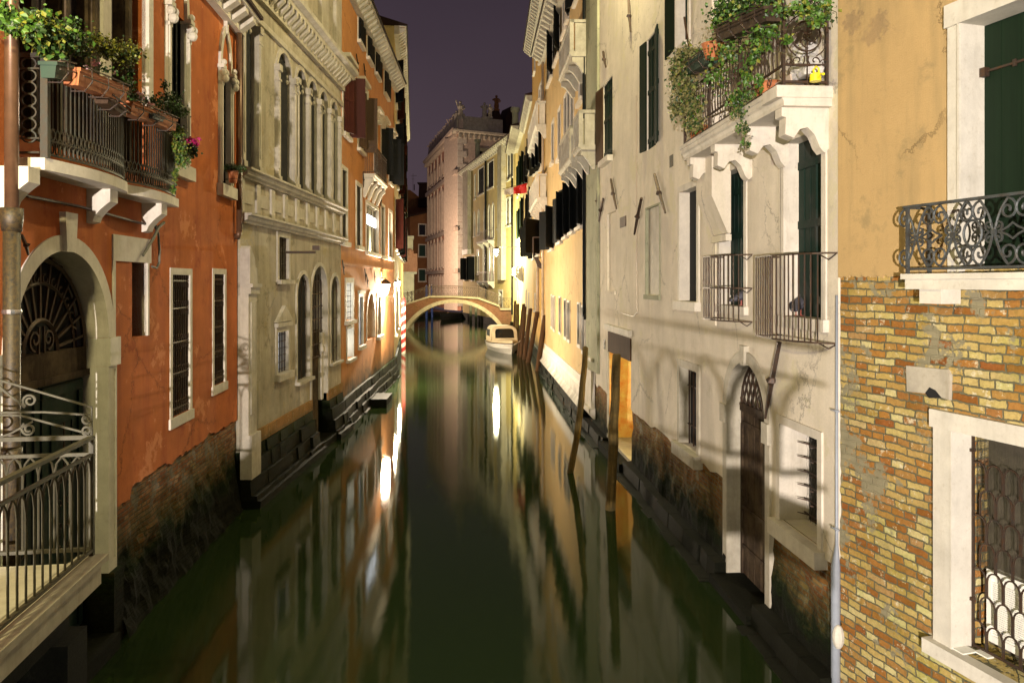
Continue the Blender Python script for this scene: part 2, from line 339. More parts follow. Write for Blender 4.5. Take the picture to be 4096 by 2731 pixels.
def shape(s0, s1, z0, z1, arch=None, m=0., n=10):
    """outline of an opening, from lower left over the top to lower right; m widens it"""
    a, b, w = s0-m, s1+m, (s1-s0)/2
    if not arch: return [(a, z0-m*0), (a, z1+m), (b, z1+m), (b, z0-m*0)]
    c = (s0+s1)/2; pts = [(a, z0)]
    if arch == 'round':
        zc = z1-w
        for i in range(n*2+1):
            t = PI-PI*i/(n*2); pts.append((c+(w+m)*math.cos(t), zc+(w+m)*math.sin(t)))
    else:                                # pointed or ogee
        rise = (z1-z0)*.0+w*(1.5 if arch == 'point' else 1.9); zc = z1-rise
        for i in range(n*2+1):
            u = -1+i/n; k = abs(u); e = math.sqrt(max(0, 1-k*k))*.92+.08*(1-k)
            if arch == 'ogee': e = e*.8+.2*(1-k)**2.2
            pts.append((c+(w+m)*u, zc+(rise+m)*e))
    pts.append((b, z0)); return pts
def top_at(sh, x):
    best = None
    for (x0, z0), (x1, z1) in zip(sh[:-1], sh[1:]):
        if min(x0, x1)-1e-6 <= x <= max(x0, x1)+1e-6 and abs(x1-x0) > 1e-6:
            z = z0+(z1-z0)*(x-x0)/(x1-x0); best = z if best is None else max(best, z)
    return best if best is not None else sh[1][1]
class Fac:
    """one house front: x runs to the right as seen from the canal, y into the house, z up from the water"""
    def __init__(s, name, xa, Ya, xb, Yb, label, cat='house', group=None):
        s.A = Vector((ray(xa, Ya), Ya)); s.B = Vector((ray(xb, Yb), Yb)); d = s.B-s.A; s.L = d.length; s.u = d/s.L
        s.vv = Vector((-s.u.y, s.u.x)); s.holes = []
        s.root = empty(name, (s.A.x, s.A.y, 0), math.atan2(s.u.y, s.u.x), label, cat, group)
        s.xa, s.xb = xa, xb
    def s(s, x, y=0):
        r = (x-CX)/F; A, u, v = s.A, s.u, s.vv
        return (r*(A.y+v.y*y)-A.x-v.x*y)/(u.x-r*u.y)
    def Y(s, x, y=0): return s.A.y+s.u.y*s.s(x, y)+s.vv.y*y
    def z(s, x, yi, y=0): return H-(yi-HY)/F*s.Y(x, y)
    def w(s, a, y, z): p = s.A+s.u*a+s.vv*y; return Vector((p.x, p.y, z))
    def place(s, name, a, y, z, label, cat, group=None):      # an Empty standing on this front, turned like it
        return empty(name, s.w(a, y, z), math.atan2(s.u.y, s.u.x), label, cat, group)
    def wall(s, pts, mat, depth=6., hd=.3, name='wall', y0=0.):
        polys = [[Vector((x, z, 0)) for x, z in pts]] + [[Vector((x, z, 0)) for x, z in h[0]] for h in s.holes]
        vs = [(p.x, y0, p.y) for q in polys for p in q]; m = M(); fs = [tuple(t) for t in tessellate_polygon(polys)]; m.add(vs, fs)
        n = len(pts)
        m.add([(x, y0, z) for x, z in pts]+[(x, depth, z) for x, z in pts], [(i, (i+1) % n, n+(i+1) % n, n+i) for i in range(n)] + [tuple(range(n, 2*n))])
        for h, d in s.holes:
            k = len(h); m.add([(x, y0, z) for x, z in h]+[(x, d, z) for x, z in h], [(i, (i+1) % k, k+(i+1) % k, k+i) for i in range(k)]+[tuple(range(k, 2*k))])
        return m.build(name, mat, s.root)
    def opening(s, x0, x1, yt, yb, at='l', arch=None, depth=.3, fill='glass', frame=.12, fm='istria', proud=.035, sill=.1, grille=None, gm='iron',
                leaves=None, lm='blackw', name='window', bars=None, bm='dwood', raw=None, lintel=0, fy=None, siout=.10, lining=True, gy=None, grr=.011, hood=False):
        """a hole in the wall with stone frame (the part), and pane, sill, grille, shutters as its sub-parts"""
        if raw: s0, s1, z0, z1 = raw
        else:
            s0, s1 = s.s(x0), s.s(x1); ax = x0 if at == 'l' else x1 if at == 'r' else (x0+x1)/2
            z1, z0 = s.z(ax, yt), s.z(ax, yb)
        sh = shape(s0, s1, z0, z1, arch)
        s.holes.append((sh, depth))
        inn = shape(s0, s1, z0, z1, arch, -.006); out = shape(s0, s1, z0, z1, arch, frame)
        m = M(); k = len(inn)
        if frame > 0:
            vs = [(x, -proud, z) for x, z in inn]+[(x, -proud, z) for x, z in out]+[(x, .02, z) for x, z in out]+[(x, (depth-.02) if lining else .02, z) for x, z in inn]
            fs = [(i, i+1, k+i+1, k+i) for i in range(k-1)]+[(k+i, k+i+1, 2*k+i+1, 2*k+i) for i in range(k-1)]+[(i, i+1, 3*k+i+1, 3*k+i) for i in range(k-1)]
            fs += [(0, k, 2*k, 3*k), (k-1, 2*k-1, 3*k-1, 4*k-1)]
            m.add(vs, fs)
            if lintel: m.box(s0-frame-.05, s1+frame+.05, -proud-.06, .02, z1+frame, z1+frame+lintel)
        else: m.box(s0+.004, s1-.004, depth-.03, depth-.005, z0+.004, z0+.03)
        o = m.build(name, fm, s.root)
        if sill:
            M().box(s0-frame-.04, s1+frame+.04, -proud-siout, depth-.04, z0-sill, z0-.001).build('sill', fm, o)
        if hood:
            q = M(); q.box(s0-frame-.10, s1+frame+.10, -.30, .01, z1+frame+.22, z1+frame+.34); q.box(s0-frame-.05, s1+frame+.05, -.16, .01, z1+frame+.12, z1+frame+.22)
            q.box(s0-frame-.0, s0-frame+.12, -.22, .01, z1+frame-.2, z1+frame+.12); q.box(s1+frame-.12, s1+frame, -.22, .01, z1+frame-.2, z1+frame+.12)
            q.build('hood', fm, o)
        if fill:
            q = M(); q.prism(inn, depth-.05, depth-.03)
            if fill in ('green', 'green2', 'blackw', 'brownw', 'dwood', 'redw') and (s1-s0) > .35:
                yy = depth-.05; n_ = max(2, int((s1-s0)/.16))
                for i in range(1, n_): x = s0+(s1-s0)*i/n_; q.box(x-.006, x+.006, yy-.008, yy-.001, z0+.02, top_at(sh, x)-.03)
                for zz in (z0+.15, (z0+z1)/2, z1-.35): q.box(s0+.03, s1-.03, yy-.022, yy-.001, zz, zz+.10)
                q.box((s0+s1)/2-.02, (s0+s1)/2+.02, yy-.026, yy-.001, z0+.02, top_at(sh, (s0+s1)/2)-.03)
            q.build('shutter_panel' if fill in ('green', 'green2', 'blackw', 'brownw', 'dwood', 'redw') else 'pane', fill, o)
        if bars:
            q = M(); nx, nz = bars; yy = depth-.085
            for i in range(nx+1):
                x = s0+(s1-s0)*i/nx; w = .03
                xx = min(max(x, s0+w), s1-w); q.box(xx-w, xx+w, yy, yy+.04, z0, top_at(sh, xx)-.01)
            for j in range(nz+1 if nz else 0):
                z = z0+(z1-z0)*j/nz; q.box(s0+.01, s1-.01, yy+.003, yy+.037, min(max(z, z0+.03), z1-.04)-.025, min(max(z, z0+.03), z1-.04)+.025)
            q.build('window_bars', bm, o)
        if grille:
            q = M(); nx, nz = grille; gy_ = gy if gy is not None else .04
            for i in range(nx):
                x = s0+(s1-s0)*(i+.5)/nx; q.tube([(x, gy_, z0+.01), (x, gy_, top_at(sh, x)-.01)], grr, 5)
            for j in range(nz):
                z = z0+(z1-z0)*(j+.5)/nz
                xs = [s0+(s1-s0)*t/30 for t in range(31) if top_at(sh, s0+(s1-s0)*t/30) > z]
                if len(xs) > 1: q.tube([(xs[0], gy_+.012, z), (xs[-1], gy_+.012, z)], grr, 4)
            q.build('grille', gm, o)
        if leaves:
            w = (s1-s0)/2
            for side, ang in leaves:
                L = w*1.0; hx = s0-.01 if side == 'l' else s1+.01; sg = 1 if side == 'l' else -1
                q = M(); h0, h1 = z0+.02, z1-.01 if not arch else z1-.01
                q.box(0, L-.01, -.045, -.01, h0, h1)
                for zz in (h0+.12, (h0+h1)/2, h1-.18): q.box(.03, L-.04, -.062, -.043, zz, zz+.09)
                npl = max(3, int(L/.13))
                for i in range(1, npl): q.box(L*i/npl-.006, L*i/npl+.006, -.052, -.046, h0+.02, h1-.02)
                a = math.radians(ang); ca, sa = math.cos(a), math.sin(a)
                q.v = [(hx+sg*(x*ca+y*sa), (-.04)-x*sa+y*ca, z) for x, y, z in q.v]
                q.build('shutter', lm, o)
        return o, (s0, s1, z0, z1)
    def band(s, a, b, z0, z1, out, mat, name, prof=None, y0=.01):
        m = M()
        if prof: m.profile([(-o, z0+(z1-z0)*t) for o, t in prof]+[(y0, z1), (y0, z0)], a, b)
        else: m.box(a, b, -out, y0, z0, z1)
        return m.build(name, mat, s.root)
    def eaves(s, a, b, z, out=.5, mat='istriad', step=.42, h=.16, roof=True, name='cornice', mod=True):
        m = M(); m.box(a, b, -out, .0, z-h*.35, z); m.box(a, b, -out*.35, -.001, z-h*2.1, z-h*.36)
        if mod:
            n = max(2, int((b-a)/step))
            for i in range(n):
                x = a+(b-a)*(i+.5)/n; m.profile([(-out*.92, z-h*.36), (-out*.92, z-h*.9), (-out*.36, z-h*2.0), (-out*.36, z-h*.36)], x-step*.2, x+step*.2)
        o = m.build(name, mat, s.root)
        if roof:
            q = M(); q.profile([(-out-.06, z+.002), (-out-.06, z+.07), (5.9, z+1.9), (5.9, z+.003)], a-.05, b+.05); q.build('roof', 'darkroof', s.root)
        return o
def balcony(fac, s0, s1, z, out, rail_h, n_corb, mat='istria', rail='stone', nb=None, slab=.16, corb=.55, cw=.16, name='balcony'):
    root = M()
    root.profile([(-out, z), (-out, z-slab*.45), (-out+.05, z-slab*.6), (-out+.07, z-slab), (.0, z-slab), (.0, z)], s0, s1)
    o = root.build(name, mat, fac.root)
    for i in range(n_corb):
        x = s0+.12+(s1-s0-.24)*(i/(n_corb-1) if n_corb > 1 else .5); q = M(); t = z-slab-.001; d = out-.1
        pr = [(-d, t), (-d, t-corb*.28)]+[(-d+d*.9*k, t-corb*(.28+.72*k)+math.sin(k*PI*1.6)*corb*.12) for k in (.15, .3, .45, .6, .75, .9)]+[(.01, t-corb), (.01, t)]
        q.profile(pr, x-cw/2, x+cw/2); q.build('bracket', mat, o)
    if rail == 'stone':
        q = M(); q.box(s0+.01, s1-.01, -out+.02, -out+.16, z+rail_h-.11, z+rail_h)
        for a in (s0+.01, s1-.13): q.box(a, a+.12, -out+.03, .0, z+rail_h-.10, z+rail_h-.002); q.box(a, a+.12, -out+.02, -out+.15, z, z+rail_h-.11)
        for a in (s0+.03, s1-.11):
            q.box(a, a+.08, -out+.2, -.05, z+.001, z+rail_h-.12)
        n = nb or int((s1-s0)/.3)
        for i in range(1, n):
            x = s0+(s1-s0)*i/n; q.lathe(x, -out+.09, [(.05, z), (.05, z+.08), (.03, z+.14), (.055, z+rail_h*.4), (.03, z+rail_h*.72), (.05, z+rail_h-.16), (.05, z+rail_h-.11)], 8)
        q.build('balustrade', mat, o)
    elif rail:
        q = M(); zz = z+rail_h
        for h in (zz, zz-.12, z+.06): q.tube([(s0+.03, 0, h), (s0+.03, -out+.05, h), (s1-.03, -out+.05, h), (s1-.03, 0, h)], .014 if h < zz else .02, 4)
        n = nb or int((s1-s0)/.11)
        for i in range(n+1):
            x = s0+.03+(s1-s0-.06)*i/n; q.tube([(x, -out+.05, z), (x, -out+.05, zz)], .008, 4)
        for i in range(1, 5):
            y = -(out-.05)*i/5; q.tube([(s0+.03, y, z), (s0+.03, y, zz)], .008, 4); q.tube([(s1-.03, y, z), (s1-.03, y, zz)], .008, 4)
        if rail == 'fancy':
            n2 = max(2, int((s1-s0)/.3))
            for i in range(n2):
                x = s0+.1+(s1-s0-.2)*(i+.5)/n2
                q.tube([(x+.1*math.cos(t*PI/6), -out+.045, z+rail_h*.5+rail_h*.3*math.sin(t*PI/6)) for t in range(13)], .008, 4)
        q.build('railing', 'iron', o)
    return o
def jag(a, b, z, amp, n, rr=R): return [(a+(b-a)*i/n, z+(rr.uniform(-amp, amp) if 0 < i < n else 0)) for i in range(n+1)]
def tie(fac, x0, y0, x1, y1, w=.035, name='wall_anchor'):     # iron wall tie, a flat bar with a knot
    a, z0, b, z1 = fac.s(x0), fac.z(x0, y0), fac.s(x1), fac.z(x1, y1); m = M()
    pts = [(a, -.045, z0), (a+(b-a)*.45, -.05, z0+(z1-z0)*.45), (a+(b-a)*.5, -.06, z0+(z1-z0)*.5), (a+(b-a)*.55, -.05, z0+(z1-z0)*.55), (b, -.04, z1)]
    m.tube(pts, [w*.6, w*.7, w*1.3, w*.7, w*.4], 5); return m.build(name, 'iron', fac.root)
def scatter(m, pts, rad, n, size, rr=R, flat=1.):
    for _ in range(n):
        p = Vector(rr.choice(pts)); v = Vector((rr.gauss(0, 1), rr.gauss(0, 1)*flat, rr.gauss(0, 1)))*rad
        m.leaf(p+v, size*rr.uniform(.6, 1.3), rr)

from mathutils import noise as mnoise
def rough_base(fac, segs, prof, mat='basebrick', step=.11, amp=.05, extra=None, name='brick_base'):
    """old masonry foot with a lumpy, eroded face; prof lists (y, z) from the top down"""
    q = M(); P_ = []
    for (y0, z0), (y1, z1) in zip(prof[:-1], prof[1:]):
        n = max(1, int(math.dist((y0, z0), (y1, z1))/step)); P_ += [(y0+(y1-y0)*i/n, z0+(z1-z0)*i/n) for i in range(n)]
    P_.append(prof[-1]); m_ = len(P_)
    for a, b in segs:
        n = max(2, int((b-a)/step)); vs = []
        for j, (y, z) in enumerate(P_):
            for i in range(n+1):
                x = a+(b-a)*i/n; k = 0 if j == 0 else 1
                d = (mnoise.noise((x*1.1, z*1.6, 3.1))*amp*1.3+mnoise.noise((x*4.5, z*5.5, 7.7))*amp*.8)*k*(.35 if z > 1.2 else 1)
                vs.append((x, y+d, z))
        q.add(vs, [(j*(n+1)+i, j*(n+1)+i+1, (j+1)*(n+1)+i+1, (j+1)*(n+1)+i) for j in range(m_-1) for i in range(n)])
    if extra: extra(q)
    return q.build(name, mat, fac.root)
def footing(fac, segs, ztop, y0=-.05, slope=.35, mat='ststep', seed=1, name='stone_base', zbot=-1.2):
    """battered foot of separate weathered blocks"""
    rj = random.Random(seed); q = M(); z = ztop; r = 0
    while z > zbot:
        h = rj.uniform(.22, .34); yy = y0-slope*(ztop-z)
        for a, b in segs:
            x = a-rj.uniform(0, .3)*(r % 2)
            while x < b:
                w = rj.uniform(.45, 1.05); xa, xb = max(a, x), min(b, x+w-.012)
                if xb-xa > .03:
                    e = rj.uniform(-.035, .035); t = rj.uniform(-.012, .012)
                    q.add([(xa, yy+e+t, z-.008), (xb, yy+e-t, z-.008), (xb, yy+e-t-.02, z-h+.004), (xa, yy+e+t-.02, z-h+.004), (xa, 1.2, z-.008), (xb, 1.2, z-.008), (xb, 1.2, z-h+.004), (xa, 1.2, z-h+.004)],
                          [(0, 1, 2, 3), (4, 5, 1, 0), (3, 2, 6, 7), (0, 3, 7, 4), (1, 5, 6, 2)])
                x += w
        z -= h; r += 1
    for a, b in segs: q.box(a, b, y0+.05, 1.1, zbot, ztop-.02)
    return q.build(name, mat, fac.root)
# ================================================================ LEFT BANK
OH = 13.
# ---- L1: the terracotta house with the water door
L1 = Fac('terracotta_house', -500, None or 4.305/((2048+500)/F-.0829), 949, 15.5, 'terracotta plastered house with arched water door, curved iron balcony and gothic windows', 'house')
f = L1
zt = 9.95
# big arched door
sc_, sr_ = f.s(262), f.s(430); zc_ = f.z(262, 1001); rr_ = sr_-sc_
zimp = zc_-rr_
d0, d1 = sc_-rr_, sc_+rr_
dsh = shape(d0, d1, -.2, zc_, 'round', 0, 14); f.holes.append((dsh, .38))
door = M(); inn = shape(d0, d1, -.2, zc_, 'round', -.006, 14); out = shape(d0, d1, -.2, zc_, 'round', .17, 14); k = len(inn)
i0 = [p for p in inn if p[1] > zimp-.001]; o0 = [p for p in out if p[1] > zimp-.001]; k = len(i0)
door.add([(x, -.02, z) for x, z in i0]+[(x, -.02, z) for x, z in o0]+[(x, .01, z) for x, z in o0]+[(x, .37, z) for x, z in i0],
         [(i, i+1, k+i+1, k+i) for i in range(k-1)]+[(k+i, k+i+1, 2*k+i+1, 2*k+i) for i in range(k-1)]+[(i, i+1, 3*k+i+1, 3*k+i) for i in range(k-1)])
dframe = door.build('door_surround', 'istria', f.root)
M().prism([(sc_-.10, zc_-.02), (sc_-.14, zc_+.42), (sc_+.14, zc_+.42), (sc_+.10, zc_-.02)], -.07, .02).build('keystone', 'istria', dframe)
for side in (-1, 1):
    e = d0 if side < 0 else d1
    a, b = (e-.30, e+.005) if side < 0 else (e-.005, e+.30)
    M().box(a, b, -.04, .37, zimp-.36, zimp-.003).build('impost', 'istriav', dframe)
    q = M(); q.box(a+.04 if side < 0 else a, b if side < 0 else b-.06, -.015, .37, .95, zimp-.362)
    q.box(*( (a+.10, a+.14) if side < 0 else (b-.13, b-.10)), -.03, -.01, 1.1, zimp-.4); q.build('jamb', 'istriav', dframe)
fan = M(); yb = .56
M().prism(shape(d0+.01, d1-.01, -.2, zc_-.01, 'round', 0, 14), .374, .377).build('dark_doorway', 'black', dframe)
fl = M(); fl.box(d0, d1, .25, .35, zimp-.42, zimp-.1); fl.box(d0, d1, .21, .25, zimp-.46, zimp-.38)
beam = fl.build('transom_beam', 'dwood', dframe)
g = M(); zb_ = zimp-.1; gc = (sc_, zb_)
RR = rr_+.08
for i in range(13):
    a = PI*(i+.5)/13; r1 = RR*.97 if True else 0
    g.tube([(gc[0]+.34*rr_*math.cos(a), .28, gc[1]+.34*rr_*math.sin(a)), (gc[0]+(rr_-.02)*math.cos(a), .28, min(gc[1]+(rr_+.06)*math.sin(a), zc_))], .022, 4)
for rad, t in ((.34*rr_, .03), (.72*rr_, .02), (.97*rr_, .03)):
    g.tube([(gc[0]+rad*math.cos(PI*i/24), .27, gc[1]+rad*math.sin(PI*i/24)*1.03) for i in range(25)], t, 5)
for i in range(12):
    a = PI*(i+1)/13
    g.tube([(gc[0]+.74*rr_*math.cos(a)+.05*math.cos(a+t*.7), .27, gc[1]+.8*rr_*math.sin(a)+.05*math.sin(a+t*.7)) for t in range(8)], .014, 4)
for sx in (-1, 1):
    g.tube([(gc[0]+sx*(.14+x), .26, gc[1]+.16+z) for x, z in spiral(0, 0, .13, .03, -PI/2, 1.3)], .018, 4)
    g.tube([(gc[0]+sx*(.06), .26, gc[1]), (gc[0]+sx*.05, .26, gc[1]+.30)], .016, 4)
g.build('fanlight_grille', 'iron', dframe)
dl = M(); dl.box(d0+.04, sc_-.01, .29, .35, .35, zimp-.44); dl.box(sc_+.01, d1-.04, .29, .35, .35, zimp-.44)
leafd = dl.build('door_leaf', 'green2', dframe)
q = M()
for cx in ((d0+.04+sc_)/2, (d1-.04+sc_)/2):
    hw = (d1-d0)/4-.05
    for (z0, z1) in ((zimp-.72, zimp-.60), ):
        q.box(cx-hw, cx+hw, .262, .288, zimp-.62, zimp-.5)
    q.box(cx-hw, cx-hw+.1, .266, .288, .4, zimp-.63); q.box(cx+hw-.1, cx+hw, .266, .288, .4, zimp-.63)
    q.box(cx-hw*.55, cx+hw*.55, .272, .288, 1.0, 1.06); q.box(cx-hw*.55, cx+hw*.55, .272, .288, zimp-.96, zimp-.9)
    q.box(cx-hw*.55, cx-hw*.47, .272, .288, 1.06, zimp-.96); q.box(cx+hw*.47, cx+hw*.55, .272, .288, 1.06, zimp-.96)
q.build('door_moulding', 'green2', leafd)
q = M()
for cx in ((d0+.04+sc_)/2, (d1-.04+sc_)/2):
    hw = (d1-d0)/4*.42
    for j in range(6):
        zz = 1.2+j*(zimp-2.3)/6
        for sx in (-1, 1): q.tube([(cx+sx*(hw*.45+x), .26, zz+z) for x, z in spiral(0, 0, hw*.42, .01, -PI/2, 1.2, 10)], .009, 3)
    q.tube([(cx, .26, 1.06), (cx, .26, zimp-.96)], .012, 4)
q.build('door_grille', 'iron', leafd)
# ground windows
o, b = f.opening(528, 586, 1052, 1342, 'r', frame=0, depth=.34, fill='black', grille=(3, 4), sill=0, gy=.26, name='slit_window', fm='istria')
s0, s1, z0, z1 = b
q = M(); q.box(s0-.62, s1+.13, -.02, .02, z1, z1+.34); q.box(s0-.62, s0-.54, -.016, .02, z1-2.3, z1); q.box(s1, s1+.055, -.02, .33, z0-.0, z1-.001); q.build('stone_surround', 'istria', o)
o, b = f.opening(688, 759, 1098, 1655, 'm', frame=.10, depth=.3, fill='black', grille=(8, 0), gy=.03, sill=.16, siout=.02, proud=.012)
for (o_, b_) in ((o, b), f.opening(855, 898, 1096, 1535, 'm', frame=.10, depth=.3, fill='black', grille=(8, 0), gy=.03, sill=.16, siout=.02, proud=.012)):
    s0, s1, z0, z1 = b_; q = M()
    M().box(s0, s0+(s1-s0)*.3, .22, .26, z0+.9, z1-.2).build('inner_pane', 'glassb', o_)
    for zz in (z0+.12, z0+(z1-z0)*.30, z0+(z1-z0)*.52, z0+(z1-z0)*.76, z1-.1):
        q.box(s0, s1, .012, .05, zz-.012, zz+.012)
        for i in range(8):
            x = s0+(s1-s0)*(i+.5)/8
            for dz in (-.07, .07): q.tube([(x+.035*math.cos(t), .02, zz+dz+.045*math.sin(t)) for t in [j*PI/4 for j in range(9)]], .007, 3)
    q.tube([(s0, .03, z0+.02), (s1, .03, z0+.02)], .01, 4); q.tube([(s0+.02, .03, z0), (s0+.02, .03, z1)], .01, 4); q.build('grille_scrolls', 'iron', o_)
# gothic upper windows
def gothic(f, x0, x1, yt, yb, lintel_y, name='gothic_window', at='l', blind=True):
    s0, s1 = f.s(x0), f.s(x1); z0, zl = f.z(x1, yb), f.z(x1, lintel_y); w = s1-s0
    f.holes.append(([(s0, z0), (s0, zl), (s1, zl), (s1, z0)], .14))
    m = M(); fr = .12
    for a, b in ((s0-fr, s0+.004), (s1-.004, s1+fr)): m.box(a, b, -.05, .12, z0, zl); m.box(a+.03, b-.03, -.075, -.049, z0+.05, zl-.3)
    hz = w*1.25; c = (s0+s1)/2; inn, out = [], []
    for i in range(25):
        u = -1+i/12; e = math.sqrt(max(0, 1-u*u))*.86+.14*(1-abs(u))**.8
        inn.append((c+(w/2)*u, zl+hz*e)); out.append((c+(w/2+fr)*u, zl-.02+(hz+fr*1.5)*e))
    k = 25
    m.add([(x, -.05, z) for x, z in inn]+[(x, -.05, z) for x, z in out]+[(x, .02, z) for x, z in out]+[(x, .02, z) for x, z in inn],
          [(i, i+1, k+i+1, k+i) for i in range(k-1)]+[(k+i, k+i+1, 2*k+i+1, 2*k+i) for i in range(k-1)]+[(i, i+1, 3*k+i+1, 3*k+i) for i in range(k-1)])
    m.box(c-.05, c+.05, -.07, .02, zl+hz, zl+hz+.55)
    o = m.build(name, 'istria', f.root)
    for a in (s0-fr*.5, s1+fr*.5):
        q = M(); q.box(a-.09, a+.09, -.12, .1, zl-.04, zl+.03); q.ball((a-.05, -.09, zl-.12), .07); q.ball((a+.06, -.1, zl-.11), .075); q.ball((a, -.11, zl-.22), .08); q.ball((a+.03, -.08, zl+.09), .06)
        q.box(a-.06, a+.06, -.08, .05, zl-.34, zl-.28); q.build('capital', 'istria', o)
    M().box(s0-.2, s1+.2, -.12, .11, z0-.22, z0-.001).build('sill', 'istria', o)
    M().box(s0, s1, .10, .125, z0, zl).build('pane', 'green', o)
    q = M()
    for i in range(5): x = s0+(s1-s0)*i/4; q.box(x-.03, x+.03, .06, .097, z0, zl)
    q.box(s0, s1, .063, .094, zl-.08, zl-.001); q.build('window_bars', 'blackw', o)
    return o, (s0, s1, z0, zl)
gothic(f, 670, 738, 0, 668, 88)
gw2 = gothic(f, 880, 915, 130, 752, 303)
# balcony doors (wooden posts, curtained panes)
s0, s1 = f.s(70), f.s(582); z0 = f.z(582, 715); z1 = 9.6
f.holes.append(([(s0, z0), (s0, z1), (s1, z1), (s1, z0)], .5))
o = M().box(s1, s1+.16, -.05, .05, z0+1, z1).build('balcony_door', 'istria', f.root)
q = M(); post = [(x) for x in (f.s(80, .2), f.s(222, .2), f.s(340, .2), f.s(480, .2), f.s(568, .2))]
for x in post: q.box(x-.10, x+.10, .12, .26, z0, z1); q.box(x-.05, x+.05, .06, .12, z0, z1)
q.box(s0, s1, .13, .25, z0, z0+.25); q.build('door_posts', 'dwood', o)
M().box((post[2]+.10), (post[2]+.32), .02, .3, z0, z1).build('stone_column', 'istria', o)
q = M(); n = 150
xs = [s0+(s1-s0)*i/n for i in range(n+1)]; ys = [.36+.025*math.sin(i*.9)+.02*math.sin(i*.37) for i in range(n+1)]
q.add([(x, y, z0) for x, y in zip(xs, ys)]+[(x, y, z1) for x, y in zip(xs, ys)], [(i, i+1, n+2+i, n+1+i) for i in range(n)]); q.build('curtain', 'curtain', o)
# walls
zpl = 1.85
s_end = f.L
low = jag(0, d0-.3, zpl, .05, 12)+[(d0-.001, zpl)]
rq = random.Random(21); bot = [(s_end*i/150, zpl+.11*mnoise.noise((i*.11, 0, 5))+.05*mnoise.noise((i*.43, 2, 5))-(.16 if 62 < i < 71 else 0)) for i in range(151)]; bot = [p for p in bot if not (d0-.02 < p[0] < d1+.02)]
# the door hole reaches below the plaster edge: cut the outline round it instead
lo1 = [p for p in bot if p[0] < d0]; lo2 = [p for p in bot if p[0] > d1]
arcpts = shape(d0, d1, zpl, zc_, 'round', 0, 14)
f.holes = [h for h in f.holes if h[0] is not dsh]
outline = lo1+[(x, z) for x, z in arcpts]+lo2+[(s_end, zt), (0, zt)]
f.wall(outline, 'orange', 6.)
rough_base(f, ((0, d0-.3), (d1+.26, s_end)), [(.035, 2.0), (.03, 1.1), (0, .6), (-.07, .2), (-.15, -.1), (-.3, -1.3)], 'redbrick', amp=.07,
    extra=lambda q: (q.box(d0-.02, d1+.02, -.15, .6, -1.5, .2), q.box(d0-.3, d0, -.08, .6, -1.5, .949), q.box(d1, d1+.28, -.08, .6, -1.5, .949)))
f.eaves(-2, s_end, zt+.02, .45, 'istria', .55, .17)
# drainpipes
q = M(); px = f.s(47, -.12); zb = f.z(47, 833, -.12)
q.tube([(px, -.12, zb), (px, -.12, zt)], .062, 14); q.lathe(px, -.12, [(.068, f.z(47, 105, -.12)), (.068, f.z(47, 130, -.12))], 14)
dp = q.build('drainpipe', 'pipeb', f.root, True)
q = M(); q.tube([(px, -.12, 1.2), (px, -.12, zb)], .075, 14); q.lathe(px, -.12, [(.085, zb-.22), (.10, zb-.1), (.10, zb), (.06, zb)], 14)
zz = f.z(47, 1790, -.12); q.lathe(px, -.12, [(.09, zz-.1), (.09, zz)], 14); q.build('cast_iron_section', 'pipei', dp, True)
zz = f.z(47, 1246, -.12); M().lathe(px, -.12, [(.082, zz-.02), (.086, zz), (.082, zz+.02)], 16).build('clamp', 'silver', dp)
q = M(); px = f.s(957, -.1); q.tube([(px, -.1, f.z(957, 930)), (px, -.1, zt-.2)], .055, 10); q.tube([(px, -.1, f.z(957, 930)), (px+.02, -.08, f.z(957, 945)), (px+.06, 0, f.z(957, 952))], .06, 8); q.build('corner_drainpipe', 'pipeb', f.root, True)
# cable and iron tie
q = M(); pts = []
for x, y in ((72, 772), (90, 785), (200, 806), (300, 826), (400, 852), (500, 880), (588, 901), (612, 905)): pts.append((f.s(x), -.05, f.z(x, y)))
q.tube(pts, .018, 5); tag(q.build('cable', 'iron', None), 'twisted cable strung across the terracotta wall above the arched door', 'cable').matrix_world = f.root.matrix_basis.copy()
q = M(); q.tube([(f.s(x), -.09, f.z(x, y)) for x, y in ((631, 890), (612, 905), (590, 950), (545, 1022))], .022, 5)
q.tube([(f.s(x), -.07, f.z(x, y)) for x, y in ((600, 905), (613, 935), (618, 1000), (617, 1050), (606, 1072), (588, 1066))], .018, 5)
q.build('wall_anchor', 'ironr', f.root)
tie(f, 66, 940, 97, 1020, .03)
# serpentine balcony
sA, sB = f.s(52), f.s(632); zs = 5.93
def bd(t): return .30+.13*math.sin(min(1, t/.55)*PI)*(1 if t < .55 else 0)-.05*math.exp(-((t-.56)/.05)**2)+(.08*math.sin((t-.55)/.45*PI) if t > .55 else 0)
BP = [(sA+(sB-sA)*i/60, -bd(i/60)) for i in range(61)]
zfar = f.z(625, 790); zs = f.z(110, 609, -.3)
m = M(); m.plan([(sA, 0)]+BP+[(sB, 0)], zs-.12, zs)
bal = m.build('balcony', 'istria', f.root)
for xi in (60, 395, 606):
    a = f.s(xi, -.1); q = M(); d = .27; t = zs-.121
    q.profile([(-d, t), (-d, t-.15), (-d+.05, t-.19), (-d*.6, t-.24), (-d*.35, t-.32), (-d*.25, t-.39), (.01, t-.41), (.01, t)], a-.09, a+.12); q.build('bracket', 'istria', bal)
q = M(); hr = 1.02; zb = zs+.05
def off(i, e=.05): x, y = BP[i]; return (x, y+e)
for h, r in ((zs+hr, .02), (zs+hr-.02, .016), (zb+.14, .012), (zb, .014), (zs+hr-.14, .012)):
    q.tube([(sA+.02, 0, h)]+[(*off(i), h) for i in range(61)]+[(sB-.02, 0, h)], r, 4)
